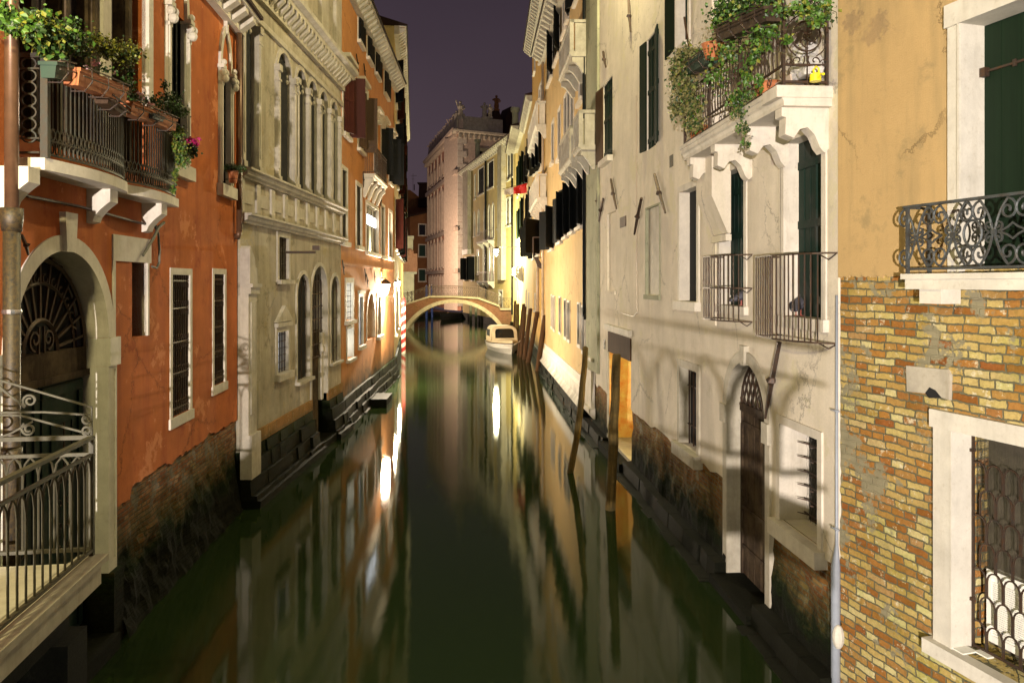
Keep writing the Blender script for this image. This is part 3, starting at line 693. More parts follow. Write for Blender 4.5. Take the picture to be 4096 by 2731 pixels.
def bp(t):
    t = min(max(t, 0), 60); i = min(int(t), 59); k_ = t-i; a, b = off(i), off(i+1); return (a[0]+(b[0]-a[0])*k_, a[1]+(b[1]-a[1])*k_)
z0_, z1_ = zb+.14, zs+hr-.14
for i in range(54):
    for ph in (0, 1):
        pts = []
        for j in range(17):
            v = j/16; w = math.sin(2*PI*v*1.5+ph*PI)*.85*math.sin(PI*min(1, v*4+.25)) if True else 0
            x, y = bp(1.11*(i+.5)+w); pts.append((x, y, z0_+(z1_-z0_)*v))
        q.tube(pts, .0115, 4, False)
    x, y = bp(1.11*(i+.5)); cx = x
    q.tube([(bp(1.11*(i+.5)+.5*math.cos(t*PI/5))[0], y, zb+.07+.06*math.sin(t*PI/5)) for t in range(11)], .008, 4, False)
for i in range(7):   # side panel rings
    zz = zb+.16+i*.12; q.tube([(sA+.02, -.14+.07*math.cos(t*PI/6), zz+.06*math.sin(t*PI/6)) for t in range(13)], .010, 4)
q.box(sA-.01, sA+.05, -.33, -.26, zs, zs+hr+.05)
q.build('railing', 'irong', bal)

# ---- L2: grey stone palace
L2 = Fac('stone_palace', 961, 15.55, 1364, 24.3, 'weathered grey stone palace with a row of tall arched windows and barred ground floor', 'palace')
f = L2; zt = 14.5
def arch(f, x0, x1, yt, yb, kind='round', fill='black', fr=.1, dep=.4, grille=None, sill=.08, at='l', name='arched_window', bars=None, gm='iron', fm='marble', **k):
    # crown height is taken at the middle of the opening, sill at its left side
    s0, s1 = f.s(x0), f.s(x1); xm = (x0+x1)/2
    z1 = f.z(xm, yt); z0 = f.z(x0, yb)
    return f.opening(0, 0, 0, 0, arch=kind, raw=(s0, s1, z0, z1), depth=dep, fill=fill, frame=fr, fm=fm, sill=sill, grille=grille, name=name, bars=bars, gm=gm, **k)
zled1 = f.z(961, 678); zled2 = f.z(961, 867); zcor = f.z(1381, 367)
wins = []
for x0, x1, yt in ((966, 1018, 28), (1107, 1163, 207), (1183, 1223, 275), (1230, 1268, 327), (1276, 1309, 370), (1321, 1349, 413)):
    s0, s1 = f.s(x0), f.s(x1); zc = f.z((x0+x1)/2, yt)
    zc = f.z(1126, 207) if x0 > 1000 else zc
    o, b = f.opening(0, 0, 0, 0, arch='round', raw=(s0, s1, zled1+.06, zc), depth=.13, fill='black', frame=.12, fm='marble', sill=0, name='arched_window')
    wins.append(b); s0, s1, z0, z1 = b; zc = z1-(s1-s0)/2
    for a in ((s0-.17, s0-.01), (s1+.01, s1+.17)):
        q = M(); q.box(a[0], a[1], -.10, .0, z0, zc-.02); q.box(a[0]+.04, a[1]-.04, -.115, -.1, z0+.3, zc-.2)
        q.box(a[0]-.03, a[1]+.03, -.14, .0, zc-.05, zc+.10); q.box(a[0]-.02, a[1]+.02, -.13, .0, z0, z0+.12); q.box(a[0]-.02, a[1]+.02, -.125, .0, zc-.28, zc-.23)
        q.build('pilaster', 'marble', o)
    for sx in (-1, 1):
        q = M(); cx = s0 if sx < 0 else s1
        q.ball((cx-sx*.06, .1, zc-.02), .07); q.ball((cx-sx*.05, .1, zc+.12), .05); q.build('carved_capital', 'iron' if 0 else 'marble', o)
arch(f, 1186, 1236, 1096, 1527, fill='black', dep=.14, grille=(3, 0))
o, b = arch(f, 1244, 1308, 1063, 1607, fill='black', dep=.5, grille=None, name='water_door', sill=0)
s0, s1, z0, z1 = b
q = M()
for i in range(6): x = s0+(s1-s0)*(i+.5)/6; q.tube([(x, .14, z1-2.6), (x, .14, z1-.25)], .02, 4)
for j in range(7): q.tube([(s0, .14, z1-2.6+j*.36), (s1, .14, z1-2.6+j*.36)], .02, 4)
q.build('grille', 'iron', o)
M().box(s0+.01, s1-.3, .40, .42, z0+1.9, z1-1.0).build('lit_glass', 'litd', o)
q = M(); q.box(s1-.22, s1-.008, .1, .46, 1.2, z1-2.5); q.box(s1-.26, s1-.006, .05, .46, z1-2.5, z1-2.35); q.box(s1-.24, s1-.007, .08, .46, z1-2.35, z1-1.95); q.build('inner_pier', 'istria', o)
M().box(s0, s1-.23, .2, .24, .2, z0+1.9).build('door_leaf', 'dwood', o)
o, b = arch(f, 1321, 1356, 1104, 1453, fill='glassb', dep=.22, grille=(3, 3))
f.opening(1112, 1152, 946, 1119, frame=.12, fm='marble', fill='black', grille=(4, 7), depth=.25, sill=.1)
o, b = f.opening(1107, 1150, 1329, 1497, frame=.12, fm='marble', fill='litd', grille=(4, 6), depth=.25, sill=.16, lintel=.1)
s0, s1, z0, z1 = b; M().prism([(s0-.2, z1+.24), ((s0+s1)/2, z1+.62), (s1+.2, z1+.24)], -.09, .0).build('pediment', 'marble', o)
q = M(); a = f.s(1140); z = f.z(1140, 1009); q.tube([(a, -.03, z), (a, -.75, z)], .03, 6); q.box(a-.06, a+.06, -.85, -.68, z+.05, z+.16); q.build('security_camera', 'iron', f.root)
f.wall([(0, 1.0), (f.L, 1.0), (f.L, zt), (0, zt)], 'greyst', 6.) if False else None
dz = [h for h in f.holes]
# water door reaches the ground
hd = [h for h in f.holes if h[1] == .5][0]; f.holes.remove(hd); wd = hd[0]
zb = 1.15
arcpts = [(x, max(z, zb)) for x, z in wd]
f.wall([(0, zb)]+arcpts+[(f.L, zb), (f.L, zt), (0, zt)], 'greyst', 6.)
a, b = wd[0][0], wd[-1][0]
q = M()
footing(f, ((0, a), (b, f.L)), zb-.002, -.07, .28, seed=4, name='stepped_base')
q.box(0, a, -.42, .5, -.6, .16); q.box(b, f.L, -.42, .5, -.6, .16)
q.box(a, b, -.3, .49, -1, .2)
q.build('landing_step', 'ststep', f.root)
f.band(0, a, zb, zb+.28, .05, 'orstone', 'orange_stone_course'); f.band(b, f.L, zb, zb+.28, .05, 'orstone', 'orange_stone_course')
pr = [(.08, 0), (.08, .2), (.16, .35), (.16, .7), (.24, .8), (.24, 1)]
f.band(-.02, f.L+.04, zled1-.16, zled1+.05, .2, 'marble', 'string_course', pr); f.band(-.02, f.L+.04, zled2-.12, zled2+.08, .2, 'marble', 'string_course', pr)
f.band(0, f.L+.3, zcor+.28, zcor+.52, .5, 'marble', 'cornice', [(.34, 0), (.36, .4), (.5, .6), (.52, 1)])
q = M(); n = 26
for i in range(n):
    x = f.L*(i+.5)/n; q.profile([(-.34, zcor+.279), (-.34, zcor+.16), (-.12, zcor-.05), (-.12, zcor+.279)], x-.07, x+.07)
q.box(0, f.L+.1, -.11, 0, zcor-.12, zcor+.278); q.build('cornice_brackets', 'marble', f.root)
f.band(0, f.L+.1, zcor-.62, zcor-.5, .07, 'marble', 'architrave')
q = M()
for x in [i*(f.L)/9 for i in range(10)]: q.box(max(0, x-.12), min(f.L, x+.12), -.05, 0, zled2+.12, zled1-.18)
for x in [i*(f.L)/9+.45 for i in range(9)]: q.box(x-.26, x+.26, -.02, 0, zled2+.3, zled1-.38)
q.build('parapet_panels', 'marble', f.root)
# storey above the cornice
q = M()
for x0, x1 in ((1183, 1215), (1270, 1300), (1330, 1352)):
    q.box(f.s(x0), f.s(x1), -.12, 0, zcor+.52, zt)
q.box(0, f.L, -.06, 0, zcor+.52, zcor+.9); q.build('upper_pilasters', 'marble', f.root)
M().box(f.s(1336), f.s(1352), -.01, .02, zcor+1.1, zt).build('upper_window', 'glassb', f.root)
# corner pilaster with broken capital
q = M(); a1 = f.s(1027, -.17); zc1 = f.z(985, 1150, -.17); q.box(0, a1, -.17, 0, .6, zc1); q.box(-.01, a1+.05, -.22, 0, zc1-.13, zc1); q.box(-.01, a1+.08, -.26, 0, zc1+.001, zc1+.08)
q.box(.12, a1-.12, -.19, -.165, 1.9, zc1-.3); q.box(-.01, a1+.06, -.24, 0, .6, 1.5)
q.prism([(0, zc1+.08), (a1*.95, zc1+.08), (a1*.9, zc1+.40), (a1*.7, zc1+.42), (a1*.62, zc1+.58), (.05, zc1+.85), (0, zc1+.8)], -.2, 0)
q.build('corner_pilaster', 'marble', f.root)
a2 = f.s(1380, 0)
# ---- L3: tan orange house with the shuttered windows
L3 = Fac('tan_orange_house', 1366, 24.35, 1576, 38, 'tan orange house with maroon shutters and small iron balcony beyond the stone palace', 'house')
f = L3; zt3 = f.z(1570, 322)
LZ = lambda x, y: f.z(x, y)
for x0, x1, yt, yb in ((1431, 1447, 24, 160), (1467, 1483, 99, 228), (1499, 1514, 172, 290), (1535, 1549, 258, 370)):
    f.opening(x0, x1, yt, yb, 'l', frame=.09, fill='blackw', depth=.12, leaves=(('l', 8), ('r', 172)), lm='blackw', sill=.12, name='window')
for x0, x1, yt, yb, lv, lmt in ((1370, 1394, 275, 528, (('l', 25), ('r', 100)), 'redw'), (1431, 1450, 362, 592, (('l', 20), ('r', 100)), 'brownw'), (1496, 1507, 475, 672, None, None), (1523, 1536, 510, 700, (('l', 70),), 'blackw'), (1554, 1566, 555, 728, (('l', 80), ('r', 90)), 'blackw')):
    f.opening(x0, x1, yt, yb, 'l', frame=.12, fill='black', depth=.25, leaves=lv, lm=lmt or 'blackw', sill=.12, hood=True)
for x0, x1, yt, yb in ((1366, 1386, 672, 965), (1424, 1444, 736, 982), (1523, 1537, 822, 1022), (1554, 1567, 845, 1030)):
    f.opening(x0, x1, yt, yb, 'l', frame=.12, fill='black' if x0 < 1500 else 'glassg', depth=.08 if x0 < 1500 else .12, sill=.14)
o, b = f.opening(1464, 1512, 812, 1004, 'l', frame=.12, fill='glassg', depth=.14, sill=.14, bars=(3, 1), bm='istria')
s0, s1, z0, z1 = b; M().box(s0+.5, s1-.1, .075, .085, z1-.75, z1-.35).build('lit_pane', 'lit', o)
o, b = f.opening(1382, 1410, 1130, 1285, 'l', frame=.16, fill='lit', depth=.3, grille=(3, 7), sill=.12, name='lit_window', fm='istriad')
s0, s1, z0, z1 = b
o, b = f.opening(1386, 1411, 1316, 1440, 'l', frame=.1, fill='lit', depth=.4, sill=.1, name='lit_doorway', fm='istriad')
f.opening(1434, 1450, 1187, 1385, 'l', frame=.12, fill='litd', depth=.12, grille=(2, 0), sill=.14, lintel=.12, fm='istriad')
o, b = f.opening(1466, 1497, 1175, 1362, 'l', arch='round', frame=.12, fill='lito', depth=.5, sill=.0, name='arched_niche', fm='istriad')
f.opening(1508, 1523, 1187, 1345, 'l', frame=.12, fill='black', depth=.25, grille=(3, 3), sill=.16, fm='istriad')
sa, sb = f.s(1499, -.45), f.s(1549, -.45); zb = f.z(1499, 694, -.45)
balcony(f, sa, sb, zb, .48, 1.05, 4, rail='fancy', corb=.7)
f.wall([(0, .9), (f.L, .9), (f.L, zt3), (0, zt3)], 'orange2', 6.)
footing(f, ((0, f.L),), .899, -.1, .3, seed=6)
M().box(f.L*.30, f.L*.42, -.9, -.1, -1, .28).build('landing_step', 'ststep', f.root)
f.band(0, f.L, f.z(1370, 1053)-.04, f.z(1370, 1053)+.04, .04, 'orange2', 'string_course')
f.eaves(0, f.L+.2, zt3+.02, .55, 'istriad', .5, .2)
m = M(); m.box(0, f.s(1519, 0), .3, 5.8, zt3, zt3+7); m.build('attic', 'orange2', f.root)
o, b = None, None
M().box(f.s(1500), f.s(1518), .24, .31, f.z(1500, 40), f.z(1500, -60)).build('attic_window', 'blackw', f.root)
q = M(); a = f.s(1540); zc = f.z(1540, 133); q.box(a-.2, a+1.4, .3, 1.6, zt3, zc-.4); q.box(a-.3, a+1.5, .2, 1.7, zc-.4, zc); q.build('chimney', 'brown', f.root)
for args in ((1420, 216, 1431, 290), (1451, 255, 1457, 315), (1448, 690, 1450, 750), (1518, 780, 1521, 825), (1363, 1040, 1372, 1100), (1454, 1075, 1460, 1130), (1462, 1095, 1468, 1150), (1492, 1085, 1496, 1130), (1520, 1088, 1526, 1135)): tie(f, *args)
# ---- L4: narrow house further on
L4 = Fac('narrow_shuttered_house', 1577, 38.2, 1612, 68, 'narrow far house with open dark shutters standing out over the canal', 'house')
f = L4; zt4 = f.z(1603, 330)
n = 9
for r_, (zb, h) in enumerate(((6.4, 2.6), (10.2, 2.7), (14., 2.2))):
    for i in range(7):
        a = 1.6+i*(f.L-3)/6.5
        o, b = f.opening(0, 0, 0, 0, raw=(a, a+1.1, zb, zb+h), frame=.1, fill='blackw', depth=.15, leaves=(('l', 130), ('r', 150)), lm='blackw' if (i+r_) % 3 else 'redw', sill=.1)
for i in range(5):
    a = 2+i*5.2; f.opening(0, 0, 0, 0, raw=(a, a+1.0, 1.9, 4.0), frame=.15, fill='litd' if i == 2 else 'black', depth=.3, grille=(3, 4), sill=.1)
f.wall([(0, .9), (f.L, .9), (f.L, 17.5), (0, 17.5)], 'yellow', 6.)
M().box(0, f.L, -.12, 5, -1, .899).build('stone_base', 'ststep', f.root)
f.eaves(0, f.L, 17.52, .6, 'istria', .5, .2)
# ================================================================ RIGHT BANK
# ---- R0: ochre and brick house close on the right
R0 = Fac('brick_and_ochre_house', 3352, 5.96/((3352-CX)/F+.289), 4700, 5.96/((4700-CX)/F+.289), 'ochre roughcast house with exposed old brick below, nearest on the right', 'house')
f = R0; zsplit = f.z(3369, 1107); zt0 = 9.5
# upper window with sill slab and scrollwork guard
wx0 = f.s(3851); wx1 = wx0+1.35; wz1 = f.z(3866, 88); wz0 = f.z(3720, 1096)
f.holes.append(([(wx0, wz0), (wx0, wz1), (wx1, wz1), (wx1, wz0)], .34))
fx0 = f.s(3800)
q = M(); q.box(fx0, wx0+.004, -.03, .33, wz0, wz1); q.box(wx0-.02, wx0+.002, -.045, .33, wz0, wz1); q.box(fx0-.02, wx1+.3, -.05, .33, wz1-.004, wz1+.20); q.box(wx1-.004, wx1+.2, -.03, .33, wz0, wz1)
o = q.build('window_frame', 'istriav', f.root); wf = o
q = M(); q.box(wx0+.003, wx1-.003, .24, .29, wz0, wz1-.006)
for i in range(1, 8): x = wx0+.19*i-.02; q.box(x-.004, x+.004, .236, .241, wz0, wz1-.02)
sh_ = q.build('shutter', 'green', o)
q = M(); zz = wz1-.42; q.tube([(wx0+.02, .228, zz), (wx0+.62, .228, zz)], .014, 4); q.box(wx0+.0, wx0+.06, .18, .235, zz-.05, zz+.03); q.box(wx0+.30, wx0+.33, .215, .235, zz-.03, zz+.03); q.build('hinge', 'iron', sh_)
q = M(); q.box(wx0-.03, wx0+.0, .05, .12, zz-.12, zz-.02); q.build('hinge_pin', 'istriav', sh_)
sx0 = f.s(3664, -.14); q = M()
q.box(sx0-.02, wx1+.5, -.30, .0, wz0-.05, wz0-.0); q.box(sx0+.01, wx1+.5, -.275, .0, wz0-.14, wz0-.051)
slab = q.build('window_slab', 'istriav', f.root)
bx = f.s(3720, -.1); M().box(bx, bx+.24, -.22, .0, wz0-.27, wz0-.141).build('bracket', 'istriav', slab)
# guard: scroll pattern
q = M(); y = -.26; g0 = sx0+.02; zr0 = wz0+.045; zr1 = f.z(3668, 824, -.26); hh = zr1-zr0
q.box(g0-.03, wx1+.5, y-.022, y+.022, zr1-.012, zr1+.012); q.tube([(g0-.05, y, zr1), (g0-.05, .02, zr1)], .014, 4)
q.box(g0, wx1+.5, y-.008, y+.008, zr0-.012, zr0+.010); q.box(g0-.005, g0+.018, y-.015, y+.015, wz0, zr1); q.box(g0+.0, g0+.022, -.03, .005, wz0, zr1+.02); q.tube([(g0, y, zr0), (g0, 0, zr0)], .01, 4)
def sc(cx, cz, sx, sz, pts): q.tube([(cx+sx*a, y, cz+sz*b) for a, b in pts], .0105, 5)
um = hh; zc = (zr0+zr1)/2
def cs():                # one large scroll leaving the node, sweeping out to the rail and curling in
    out = [(0, 0)]
    for i in range(23):
        t = i/22; a = math.radians(-60+t*395); r = um*.235*(1-t*.62) if t > .25 else um*.235
        out.append((um*.10+0+(um*.02*t)+r*math.cos(a)*.62-um*.08, um*.265-um*.03*t+r*math.sin(a)*.9))
    return out
def big(n=22):
    out = []
    for i in range(n+1):
        t = i/n; a = -PI/2-.2+t*2*PI*1.12; r = .235*um*(1-.80*max(0, t-.45)/.55)
        out.append((.12*um+r*math.cos(a)*.85-.02*um, .245*um+r*math.sin(a)))
    return out
for j in range(5):
    nx = g0+.105+j*um*.70
    for sz in (-1, 1):
        for sx in (-1, 1):
            q.tube([(nx+sx*a, y, zc+sz*b) for a, b in [(0, .0)]+[(um*.03+um*.19*(1-math.cos(t*PI/8))*.5*1.0, um*.46*math.sin(t*PI/16)) for t in range(1, 9)]], .0105, 5)
            q.tube([(nx+sx*(um*.22+a), y, zc+sz*(um*.30+b)) for a, b in spiral(0, 0, um*.165, um*.03, PI/2, -1.35, 18)], .0105, 5)
            q.tube([(nx+sx*(um*.07+a), y, zc+sz*(um*.09+b)) for a, b in spiral(0, 0, um*.085, um*.018, -PI/2, 1.3, 14)], .009, 4)
    q.box(nx-.018, nx+.018, y-.014, y+.014, zc-.02, zc+.02)
    if j % 2 == 1: q.tube([(nx+um*.35*1+um*.155*math.cos(t*PI/12), y, zc+um*.19*math.sin(t*PI/12)) for t in range(25)], .011, 5)
    else:
        for sz in (-1, 1): q.tube([(nx+um*.10, y, zc), (nx+um*.22, y, zc+sz*.03), (nx+um*.30, y, zc+sz*um*.11), (nx+um*.38, y, zc+sz*.03), (nx+um*.5, y, zc)], .010, 4)
q.build('guard_railing', 'ironb', slab)
# lower window
lx0 = f.s(3815); lx1 = lx0+1.3; lz1 = f.z(3815, 1720); lz0 = f.z(3894, 2585, .2)
f.holes.append(([(lx0, lz0), (lx0, lz1), (lx1, lz1), (lx1, lz0)], .5))
jx = f.s(3742)
q = M(); q.box(jx, lx0+.004, -.03, .22, lz0-.0, lz1); q.box(jx-.03, lx1+.2, -.045, .22, lz1-.003, lz1+.16); q.box(lx1-.004, lx1+.2, -.03, .22, lz0, lz1); q.box(lx0-.012, lx0+.007, -.036, .215, lz0, lz1)
lw = q.build('window_frame', 'istriav', f.root)
q = M(); q.box(jx-.06, lx1+.3, -.10, .48, lz0-.13, lz0-.001); q.build('sill', 'istriav', lw)
q = M(); yy = .20; W = .165
q.tube([(lx0+.02, yy, lz0), (lx0+.02, yy, lz1)], .014, 4); q.tube([(lx0+.01, yy, lz0+.02), (lx1, yy, lz0+.02)], .014, 4)
hh_ = .33; nrow = 7
for r_ in range(nrow):
    z = lz0+.02+r_*hh_*.72
    for c_ in range(8):
        cx = lx0+.045+W*(c_+(.5 if r_ % 2 else 0))+.03
        pts = [(cx-W*.46, yy+.01*(r_ % 2), z)]+[(cx+W*.46*-math.cos(t*PI/8), yy+.01*(r_ % 2), z+hh_*.44+W*.55*math.sin(t*PI/8)) for t in range(9)]+[(cx+W*.46, yy+.01*(r_ % 2), z)]
        if z+hh_ < lz1: q.tube(pts, .0085, 4)
q.box(lx0-.03, lx0+.03, yy-.03, yy+.02, lz0+.42, lz0+.45); q.box(lx0-.03, lx0+.03, yy-.03, yy+.02, lz1-.2, lz1-.17)
q.build('grille', 'iron', lw)
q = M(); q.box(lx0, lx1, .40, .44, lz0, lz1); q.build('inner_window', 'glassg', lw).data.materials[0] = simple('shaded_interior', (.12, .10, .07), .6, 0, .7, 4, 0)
q = M()
zm0 = lz0+.74
for i in range(70): x = lx0+.02+i*.014; q.box(x-.0012, x+.0012, .25, .252, zm0, lz1)
for i in range(int((lz1-zm0)/.014)): z = zm0+i*.014; q.box(lx0, lx0+1.0, .2525, .2545, z-.0012, z+.0012)
q.build('mesh_screen', 'ironr', lw)
q = M(); a0 = lx0+.10; q.box(a0, a0+.9, .30, .40, lz0+.10, zm0-.03); q.box(a0-.02, a0+.92, .285, .3, lz0+.08, lz0+.14); q.box(a0-.02, a0+.92, .285, .3, zm0-.09, zm0-.02); q.box(a0-.02, a0+.03, .284, .3, lz0+.1, zm0-.05)
ac = q.build('air_conditioner', 'whitepl', None); ac.matrix_world = f.root.matrix_basis.copy(); tag(ac, 'white air conditioner with louvred front behind the arched window bars', 'air conditioner')
q = M(); n = int((zm0-.1-(lz0+.15))/.019)
for i in range(n): z = lz0+.155+i*.019; q.box(a0+.03, a0+.9, .288, .301, z, z+.009)
c_ = q.build('louvres', 'whitepl', ac)
q = M(); q.box(lx0-.08, lx0+.12, -.02, .14, lz0+.0, lz0+.012); q.box(lx0+.10, lx0+.24, .12, .19, lz0+.001, lz0+.013); t_ = q.build('plastic_strips', 'whitepl', None); t_.matrix_world = f.root.matrix_basis.copy(); tag(t_, 'loose white ribbed plastic strips lying on the window sill', 'plastic strip')
low = [(f.L*i/240, zsplit+.035*mnoise.noise((i*.25, 1, 1))+.02*mnoise.noise((i*.8, 4, 1))) for i in range(241)]
f2h = list(f.holes)
f.holes = [f2h[0]]; up = [(x, z) for x, z in low if not (sx0+.02 < x < wx1+.4)]
f.holes = []
lo1 = [p for p in low if p[0] < wx0]; lo2 = [p for p in low if p[0] > wx1]
f.wall(lo1+[(wx0, wz0), (wx0, wz1), (wx1, wz1), (wx1, wz0)]+lo2+[(f.L, zt0), (0, zt0)] if wz0 > zsplit else
       lo1+[(wx0, zsplit), (wx0, wz1), (wx1, wz1), (wx1, zsplit)]+lo2+[(f.L, zt0), (0, zt0)], 'ochre', 5.)
f.holes = [f2h[1]]
rj = random.Random(5)
edge = [(.012+rj.uniform(-.02, .02) if z < 2.6 else .012+rj.uniform(-.004, .004), z) for z in [zsplit+.05-i*.066 for i in range(85)]]
f.wall(edge+[(.012, -1), (f.L, -1), (f.L, zsplit+.05)], 'oldbrick', 5., name='brick_wall', y0=.022)
q = M(); q.prism([(f.s(3627), f.z(3627, 1462)), (f.s(3790), f.z(3790, 1478)), (f.s(3802), f.z(3800, 1498)), (f.s(3800), f.z(3800, 1600)), (f.s(3730), f.z(3730, 1575)), (f.s(3630), f.z(3630, 1565))], -.01, .05); q.build('stone_block', 'istriad', f.root)
q = M(); q.prism([(f.s(3705), f.z(3705, 1570)), (f.s(3722), f.z(3720, 1548)), (f.s(3745), f.z(3745, 1560)), (f.s(3770), f.z(3770, 1590)), (f.s(3720), f.z(3720, 1592))], -.013, .0); q.build('broken_hole', 'black', f.root)
q = M(); q.ball((.03, -.02, f.z(3360, 2545)), .11, 10, 8, (.55, .6, 1.2)); q.build('stone_stub', 'istriav', f.root)
# plumbing in the corner
q = M(); z1 = f.z(3345, 1290)
q.tube([(-.025, -.01, -1), (-.025, -.01, 1.5), (-.02, .0, 1.75), (-.02, .0, zsplit-.2)], [.05, .05, .018, .014], 10)
for y_ in (1640, 2110): z = f.z(3340, y_); q.tube([(-.09, -.02, z), (.04, -.02, z)], .012, 5)
q.build('drainpipe', 'pipeg', f.root, True)

# ---- R1: cream house
R1k = 4.12
R1 = Fac('cream_house', 2352, R1k/((2352-CX)/F+.0663), 3353, R1k/((3353-CX)/F+.0663), 'cream plastered house with planted stone balcony, iron window cages and arched water gate', 'house')
f = R1; zt1 = 15.5; zpl = 1.55
def fr(x0, x1, yt, yb, at='l', **k): return f.opening(x0, x1, yt, yb, at, **k)
# doors under the balcony
o, b = fr(3139, 3292, 574, 1262, 'l', frame=.10, depth=.23, fill='green2', sill=.14, siout=.05, lm='green2', proud=.02)
# measured sill height: take it at the right
o1b = b
o, b = fr(2881, 2979, 700, 1218, 'l', frame=.10, depth=.22, fill='green2', sill=.12, siout=.05, proud=.02)
o, b = fr(2723, 2792, 770, 1203, 'l', frame=.11, depth=.22, fill='black', sill=.16, siout=.08, proud=.03)
fr(2585, 2640, 838, 1178, 'l', frame=.03, depth=.10, fill='istriad', sill=.10, siout=.03, proud=.02, name='blocked_window', fm='quoin')
fr(2428, 2463, 858, 1162, 'l', frame=.0, depth=.12, fill='cream', sill=.10, siout=.03, proud=.02, name='blocked_window', fm='cream')
fr(2588, 2623, 165, 605, 'l', frame=.0, depth=.08, fill='green', sill=0, leaves=(('l', 172), ('r', 172)), lm='green', proud=.01)
fr(2414, 2450, 348, 650, 'l', frame=.0, depth=.08, fill='green', sill=.16, siout=.15, leaves=(('l', 172),), lm='brownw', proud=.01)
o, b = fr(2707, 2757, -260, 222, 'l', frame=.09, depth=.25, fill='glassg', sill=.1, leaves=(('l', 165),), lm='green', bars=(1, 6), bm='green')
q = M()
# window W4 low with grille
fr(2722, 2792, 1462, 1768, 'l', frame=.13, depth=.24, fill='black', sill=.22, siout=.10, grille=(4, 2), gy=.13, proud=.03, fm='istriad', grr=.016)
o, b = fr(3124, 3277, 1690, 2078, 'l', frame=.10, depth=.42, fill='black', sill=.2, siout=.10, proud=.025)
s0, s1, z0, z1 = b
q = M()
for i in range(5):
    x = s0+(s1-s0)*(.60+i*.1); q.tube([(x-.3*0, .30, z0), (x, .30, z1)], .013, 4)
for j in range(7):
    z = z0+(z1-z0)*(j+.6)/7; q.tube([(s0+.02, .30, z), (s1, .30, z)], .012, 4)
    for i in (0, 2, 4): x = s0+(s1-s0)*(i+.9)/6; q.tube([(x, .30, z), (x-.03, .16, z+.03)], [.014, .006], 4)
q.build('spiked_grille', 'iron', o)
q = M()
for i in range(16):
    for j in range(5):
        a, c = s0+(s1-s0)*i/16, z0+(z1-z0)*j/5; q.tube([(a, .33, c), (a+(s1-s0)/8, .33, c+(z1-z0)/5)], .0016, 3, False); q.tube([(a+(s1-s0)/8, .33, c), (a, .33, c+(z1-z0)/5)], .0016, 3, False)
q.build('wire_netting', 'ironr', o)
# arched water gate
ds0, ds1 = f.s(2913), f.s(3068); dzc = f.z(2975, 1446)
gate = shape(ds0, ds1, -.2, dzc, 'round', 0, 12); zim = dzc-(ds1-ds0)/2
inn = shape(ds0, ds1, .2, dzc, 'round', -.006, 12); out = shape(ds0, ds1, .2, dzc, 'round', .16, 12)
i0 = [p for p in inn if p[1] > zim-.001]; o0 = [p for p in out if p[1] > zim-.001]; k = len(i0); q = M()
q.add([(x, -.035, z) for x, z in i0]+[(x, -.035, z) for x, z in o0]+[(x, .01, z) for x, z in o0]+[(x, .44, z) for x, z in i0],
      [(i, i+1, k+i+1, k+i) for i in range(k-1)]+[(k+i, k+i+1, 2*k+i+1, 2*k+i) for i in range(k-1)]+[(i, i+1, 3*k+i+1, 3*k+i) for i in range(k-1)])
gt = q.build('gate_surround', 'istriad', f.root); cx = (ds0+ds1)/2
M().prism([(cx-.07, dzc-.04), (cx-.09, dzc+.24), (cx+.09, dzc+.24), (cx+.07, dzc-.04)], -.07, .02).build('keystone', 'istriad', gt)
zi2 = zim-.26
for e, sg in ((ds0, -1), (ds1, 1)):
    q = M()
    a, b = (e-.17, e+.006) if sg < 0 else (e-.006, e+.15)
    q.box(a, b, -.03, .44, .10, zi2); q.box(a-.03, b+.02, -.07, .44, zi2+.001, zim+.02)
    q.build('jamb', 'istriad', gt)
q = M(); q.box(ds0, ds1, .22, .27, .15, zim-.05)
for i in range(1, 6): x = ds0+(ds1-ds0)*i/6; q.box(x-.006, x+.006, .212, .221, .15, zim-.1)
for z in (.55, 1.15, zim-.28): q.box(ds0+.02, ds1-.02, .195, .22, z, z+.06)
q.box(ds0, ds1, .17, .27, zim-.06, zim+.06); q.box(ds0, ds0+.06, .19, .27, .15, zim); q.build('gate_leaf', 'dwood', gt)
q = M(); rr2 = (ds1-ds0)/2
for i in range(-5, 6):
    for sg in (-1, 1):
        pts = [(cx+(i*.17+sg*t*.05), zim+.05+t*.09) for t in range(14)]
        pts = [p for p in pts if (p[0]-cx)**2+(p[1]-zim)**2 < rr2**2 and abs(p[0]-cx) < rr2]
        if len(pts) > 1: q.tube([(p[0], .20+sg*.01, p[1]) for p in pts], .014, 4)
q.tube([(cx+(rr2-.02)*math.cos(t*PI/16), .20, zim+(rr2-.02)*math.sin(t*PI/16)) for t in range(17)], .02, 4)
q.build('fanlight_lattice', 'iron', gt)
M().prism(shape(ds0+.003, ds1-.003, .1, dzc-.01, 'round', 0, 12), .50, .505).build('dark_doorway', 'black', gt)
